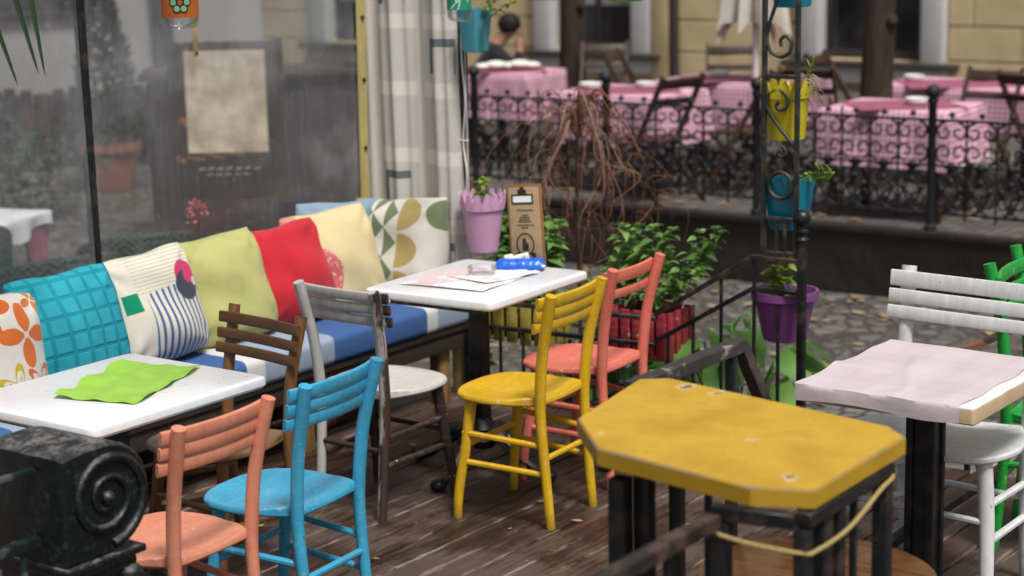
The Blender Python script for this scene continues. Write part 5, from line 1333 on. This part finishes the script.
# ------------------------------------------------------------------ seen through the plastic
WGREEN = None
M = Mat('dark_green_wicker', .7, .3); x, y, z = M.xyz(); wv = (x * 160).sin() * (z * 160).sin() + (y * 160).sin() * (z * 160).cos(); n = M.noise(5, M.coord(), 3)
M.color(M.mix(wv.map(-1, 1), (.022, .038, .033), (.04, .062, .054))); M.bump(wv, .5, .006); WICK = M.m
BEIGEC = fabric('beige_seat_pad', (.42, .36, .25), .1)
def wicker(label, c, yaw, h=.86):
    t = thing('wicker_armchair', label, 'armchair', (c[0], c[1], GZ), yaw, 'dark green wicker armchairs behind the windscreen')
    def shell(u, v):
        a = rad(-115 + 230 * u); R = .29; hh = .42 + (h - .42) * v * (1 - .36 * (abs(u - .5) * 2) ** 2.2)
        return (-R * math.cos(a) * (1 + .12 * v), R * math.sin(a) * (1 + .05 * v), hh)
    m = MB(); m.sheet(shell, 36, 10, .022)
    m.tube([Vector(shell(i / 36, 1)) for i in range(37)], .020, 8); m.build('woven_back', WICK, t, 70)
    m = MB(); m.lathe([(.001, .36), (.27, .36), (.29, .38), (.29, .43), (.27, .445), (.001, .445)], 28); m.build('seat', WICK, t)
    m = MB(); m.lathe([(.001, .447), (.24, .447), (.26, .465), (.24, .49), (.001, .495)], 24); m.build('seat_pad', BEIGEC, t)
    for i in range(4):
        a = PI / 4 + i * PI / 2; MB().tube([(.24 * math.cos(a), .24 * math.sin(a), 0), (.22 * math.cos(a), .22 * math.sin(a), .37)], .016, 8).build('leg', WICK, t)
wicker('green wicker armchair just behind the turquoise pillow', (6.25, 7.33), rad(70), .87)
wicker('green wicker armchair just behind the striped patchwork pillow', (6.93, 7.45), rad(60), .87)
wicker('green wicker armchair with beige pad at the left edge by the white clothed table', (6.58, 8.55), rad(45), .88)
# white clothed table
t = thing('garden_table', 'table behind the windscreen under a white cloth', 'table', (7.16, 9.22, GZ), rad(20))
MB().box((0, 0, .715), (.72, .72, .03), bev=.004).build('tabletop', DARKWOOD, t)
for sx in (-1, 1):
    for sy in (-1, 1): MB().box((sx * .3, sy * .3, .35), (.05, .05, .70), bev=.003).build('leg', DARKWOOD, t)
WCL = fabric('white_cotton_cloth', (.72, .72, .74), .06); PCL = fabric('crimson_pink_undercloth', (.30, .05, .10), .3)
def drape(name, w, hang, z, mat, lab, cor, seed):
    r = random.Random(seed); N = 80; V = []; F = []; h = w / 2; base = []
    for k in range(N):
        f = 4 * k / N; s = int(f); q = f - s; base.append([(h, -h + w * q), (h - w * q, h), (-h, h - w * q), (-h + w * q, -h)][s])
    rg = [(0, 0), (.6, 0), (1, 0), (1.012, -.01)] + [(1.015, -.01 - hang * (j + 1) / 4) for j in range(4)]
    for i, (s, dz) in enumerate(rg):
        for k, (a, b) in enumerate(base):
            fl = max(0, (i - 3) / 4); cc = abs(a * b) / (h * h); V.append((a * s * (1 + fl * .05 * math.sin(k * .9)), b * s * (1 + fl * .05 * math.sin(k * .9)), z + dz * (.55 + .45 * math.sin(k * .31 + seed)) - cor * fl * cc ** 4))
    for i in range(len(rg) - 1):
        for k in range(N): F.append((i * N + k, i * N + (k + 1) % N, (i + 1) * N + (k + 1) % N, (i + 1) * N + k))
    m = MB().add(V, F); tag(m.build(name, mat, None, 60, loc=(7.16, 9.22, GZ), rot=rad(20)), lab, 'tablecloth')
drape('under_cloth', .74, .42, .733, PCL, 'crimson patterned undercloth below the white cloth behind the windscreen', .05, 2)
drape('white_tablecloth', .78, .13, .740, WCL, 'white tablecloth behind the windscreen at the left edge', .10, 5)
# signboard with a poster
t = thing('poster_board', 'dark framed board with a faded beige poster, behind the windscreen', 'notice board', (9.05, 8.83, GZ), rad(-54 + 180 + 0))
M = Mat('faded_beige_poster', .8, .15); n = M.noise(9, M.coord(), 5); n2 = M.noise(3, M.coord(), 3); M.color(M.mix((n * .6 + n2 * .4).smooth(.35, .65), (.50, .38, .26), (.80, .68, .52))); POST = M.m
MB().box((0, 0, 1.14), (.66, .05, 1.02), bev=.006).build('board', DARKWOOD, t)
MB().box((-.0, .028, 1.265), (.52, .006, .66)).build('poster', POST, t)
for s in (-1, 1):
    MB().bar((s * .30, -.02, 0), (s * .30, 0, .66), .05, .05).build('leg', DARKWOOD, t); MB().bar((s * .345, .012, .63), (s * .345, .012, 1.66), .03, .06).build('frame_side', DARKWOOD, t)
ORS = Mat('orange_chalk', .8).color((.42, .15, .035)).m; WHS = Mat('white_chalk', .8).color((.5, .5, .5)).m
m = MB()
for i in range(9):        # looping orange handwriting along the lower edge of the board
    x0 = .31 - .062 * i; hh = .05 if i % 3 == 0 else .028; zb = .865 + .007 * i + .018 * (i % 2)
    m.tube(catmull([(x0 + .03, .0275, zb), (x0 + .015, .0275, zb + hh), (x0, .0275, zb + .005), (x0 - .012, .0275, zb + hh * .6), (x0 - .028, .0275, zb)], 4), .0042, 5)
m.tube(catmull([(.31, .0275, 1.13), (.295, .0275, 1.17), (.285, .0275, 1.12), (.275, .0275, 1.16), (.265, .0275, 1.10)], 4), .006, 5)
m.build('orange_handwriting', ORS, t, 60)
m = MB()
for i in range(7): m.tube([(.2 - .06 * i, .027, .825), (.16 - .06 * i, .027, .832 + .004 * (i % 2))], .004, 5)
for i in range(5): m.tube([(.15 - .06 * i, .027, .79), (.11 - .06 * i, .027, .793)], .003, 5)
m.build('white_handwriting', WHS, t, 60)
# potted conifer, geranium vase
t = thing('potted_conifer', 'slim dark conifer in a terracotta pot behind the windscreen', 'potted tree', (11.85, 13.05, GZ))
m = MB(); m.lathe([(.2, 0), (.26, .36), (.29, .37), (.29, .44), (.26, .44), (.24, .38), (.001, .38)], 26); m.build('pot', TERRA, t)
MB().tube([(0, 0, .38), (0, 0, 1.9)], [.035, .012], 8).build('trunk', BARK, t)
CON = leafmat('conifer_spray', (.012, .035, .012), (.05, .09, .03), .15); m = MB()
for i in range(1100):
    z = rq.uniform(.45, 1.75); R = .30 * (1 - ((z - .45) / 1.4) ** 1.3) * rq.uniform(.5, 1.05) + .03; a = rq.uniform(0, 6.28); leaf(m, (R * math.cos(a), R * math.sin(a), z), (math.cos(a), math.sin(a), .9), .10, .022, rq, .1)
m.build('crown', CON, t, 180)
t = thing('flower_vase', 'glass vase with coral pink geraniums just behind the striped pillow', 'vase', (5.95, 6.05, .30))
m = MB(); m.lathe([(.001, 0), (.035, 0), (.04, .01), (.035, .1), (.03, .2), (.038, .24), (.034, .24), (.026, .2), (.03, .1), (.034, .014), (.001, .01)], 22); m.build('vase', GLASS, t)
GER = leafmat('coral_petal', (.66, .13, .15), (.85, .32, .32), .2); m = MB(); st = MB()
for k in range(9):
    cx, cy, cz = rq.uniform(-.07, .07), rq.uniform(-.06, .06), rq.uniform(.44, .53); st.tube(catmull([(0, 0, .05), (cx * .3, cy * .3, .25), (cx, cy, cz)], 4), .003, 5)
    for j in range(16):
        d = Vector((rq.gauss(0, 1), rq.gauss(0, 1), rq.gauss(.3, .8))).normalized(); leaf(m, Vector((cx, cy, cz)) + d * .014, d, .028, .011, rq, .1)
m.build('blossoms', GER, t, 180); st.build('stems', STEM, t, 180)
t = thing('side_table', 'small dark side table that holds the flower vase', 'table', (5.95, 6.05, GZ))
m = MB(); m.lathe([(.001, .67), (.2, .67), (.21, .68), (.21, .692), (.2, .699), (.001, .699)], 28); m.build('tabletop', DARKWOOD, t); MB().tube([(0, 0, 0), (0, 0, .67)], .03, 10).build('pedestal', BLACK, t); m = MB(); m.lathe([(.001, 0), (.18, 0), (.18, .02), (.03, .04)], 20); m.build('foot', BLACK, t)
# pink rendered building beyond, dark board fence in front
t = thing('pink_building', 'greyish pink rendered building with dark shopfronts behind the windscreen', 'building', (13.9, 15.2, GZ), rad(-43))
M = Mat('greyish_pink_render', .9, .15); n = M.noise(2, M.coord(), 5); M.color(M.mix(n, (.41, .365, .36), (.52, .465, .46))); PRND = M.m
DKR = Mat('dark_shopfront', .35, .5); n = DKR.noise(2.5, DKR.coord(), 4); DKR.color(DKR.mix(n.smooth(.45, .6), (.012, .011, .012), (.05, .042, .042)))
MB().box((-3.6, 1.0, 3.2), (10.4, 1.6, 6.4), bev=.02).build('wall', PRND, t)
for i in range(4):
    w = MB().box((-7.6 + 2.15 * i, .185, 2.55), (1.95, .03, 2.3)).build('shop_window', DKR.m, t)
    MB().box((-7.6 + 2.15 * i, .155, 1.42), (2.0, .08, .06), bev=.01).build('ledge', DARKWOOD, t)
MB().box((-3.6, .10, .3), (10.3, .16, .6), bev=.01).build('plinth', SILL, t)
for x in (-4.6, -2.3, .55): MB().box((x, .12, 1.0), (.22, .08, 2.0), bev=.01).build('pilaster', SILL, t)
t = thing('board_fence', 'dark slatted fence before the pink building', 'fence', (13.0, 14.3, GZ), rad(-43))
M = Mat('dark_maroon_boards', .7, .25); g = M.nt.nodes.new('ShaderNodeNewGeometry'); M.color(M.mix(S(M.nt, g.outputs['Random Per Island']), (.022, .018, .02), (.085, .05, .055))); MBD = M.m
m = MB()
for i in range(47): m.box((-6.2 + .155 * i, 0, .40 + .03 * math.sin(i * 1.7)), (.11, .025, .74), bev=.004, seg=1)
m.build('slats', MBD, t)
for z in (.2, .62): MB().box((-2.7, .03, z), (7.1, .03, .06), bev=.004).build('rail', DARKWOOD, t)
t = thing('dark_stall', 'dark draped market stall to the right of the poster board', 'stall', (10.9, 9.9, GZ), rad(-50))
M = Mat('dark_plum_drape', .85, .2); n = M.noise(2.2, M.coord(), 4); M.color(M.mix(n, (.03, .022, .026), (.085, .06, .068))); M.bump(n, .7, .05)
MB().box((0, 0, .62), (2.2, .5, 1.22), bev=.02).build('drape', M.m, t); MB().box((0, 0, 1.27), (2.3, .6, .06), bev=.01).build('top', DARKWOOD, t)
t = thing('green_bush', 'dark green shrub mass beyond the white clothed table', 'shrub', (10.4, 12.6, GZ)); m = MB()
for i in range(500):
    d = Vector((rq.gauss(0, .26), rq.gauss(0, .26), abs(rq.gauss(.35, .22)))); leaf(m, d, (rq.uniform(-1, 1), rq.uniform(-1, 1), .3), .09, .03, rq, .3)
m.build('foliage', CON, t, 180)
# rusty low rail behind the green chair
t = thing('rusty_rail', 'thin rusty rail on a post behind the green chair', 'railing', (6.9, 2.62, GZ))
MB().bar((-.30, .13, .84), (.12, -.24, 1.03), .03, .022).build('rail', metal('rust_iron', (.07, .035, .02), .7, .4, (.16, .08, .04), .2), t)
MB().bar((.02, -.15, 0), (.02, -.15, .97), .024, .024).build('post', BLACK, t); MB().bar((-.27, .10, 0), (-.27, .10, .84), .02, .02).build('post', BLACK, t)

# ------------------------------------------------------------------ camera
f = 1928.3; H = 2.139; p = .20118; rl = -.02171; hd = rad(36)
fw = Vector((math.cos(hd), math.sin(hd), 0)); Rt = Vector((math.sin(hd), -math.cos(hd), 0)); Zu = Vector((0, 0, 1))
Fd = fw * math.cos(p) - Zu * math.sin(p); Uu = fw * math.sin(p) + Zu * math.cos(p)
R2 = Rt * math.cos(rl) + Uu * math.sin(rl); U2 = Uu * math.cos(rl) - Rt * math.sin(rl)
cam = bpy.data.cameras.new('camera'); co = bpy.data.objects.new('camera', cam); col.objects.link(co)
Mx = Matrix((R2, U2, -Fd)).transposed().to_4x4(); Mx.translation = (0, 0, H); co.matrix_world = Mx
cam.sensor_width = 36; cam.lens = f / 1024 * 36; cam.clip_end = 300; cam.clip_start = .05
cam.dof.use_dof = True; cam.dof.focus_distance = 5.85; cam.dof.aperture_fstop = 2.7; cam.dof.aperture_blades = 0
scn.camera = co

# ------------------------------------------------------------------ light
w = bpy.data.worlds.new('World'); scn.world = w; w.use_nodes = True
nt = w.node_tree; bg = nt.nodes['Background']; sky = nt.nodes.new('ShaderNodeTexSky'); sky.sky_type = 'NISHITA'; sky.sun_disc = False
az, el = rad(-118), rad(62)            # overcast light, strongest from the street side
sky.sun_elevation = el; sky.sun_rotation = PI / 2 - az
sky.air_density = 1.0; sky.dust_density = 4.0
hs = nt.nodes.new('ShaderNodeHueSaturation'); hs.inputs['Saturation'].default_value = .22
nt.links.new(sky.outputs[0], hs.inputs['Color']); nt.links.new(hs.outputs[0], bg.inputs[0]); bg.inputs[1].default_value = .05
sun = bpy.data.lights.new('sun', 'SUN'); sun.energy = 2.0; sun.angle = rad(13); sun.color = (1, .97, .93)
so = bpy.data.objects.new('sun', sun); col.objects.link(so)
d = Vector((math.cos(az) * math.cos(el), math.sin(az) * math.cos(el), math.sin(el))); so.rotation_euler = d.to_track_quat('Z', 'Y').to_euler()
scn.view_settings.view_transform = 'Standard'; scn.view_settings.look = 'None'; scn.view_settings.gamma = 1; scn.view_settings.exposure = 0.90
scn.render.engine = 'CYCLES'
scn.cycles.max_bounces = 8; scn.cycles.transparent_max_bounces = 16; scn.cycles.use_denoising = True
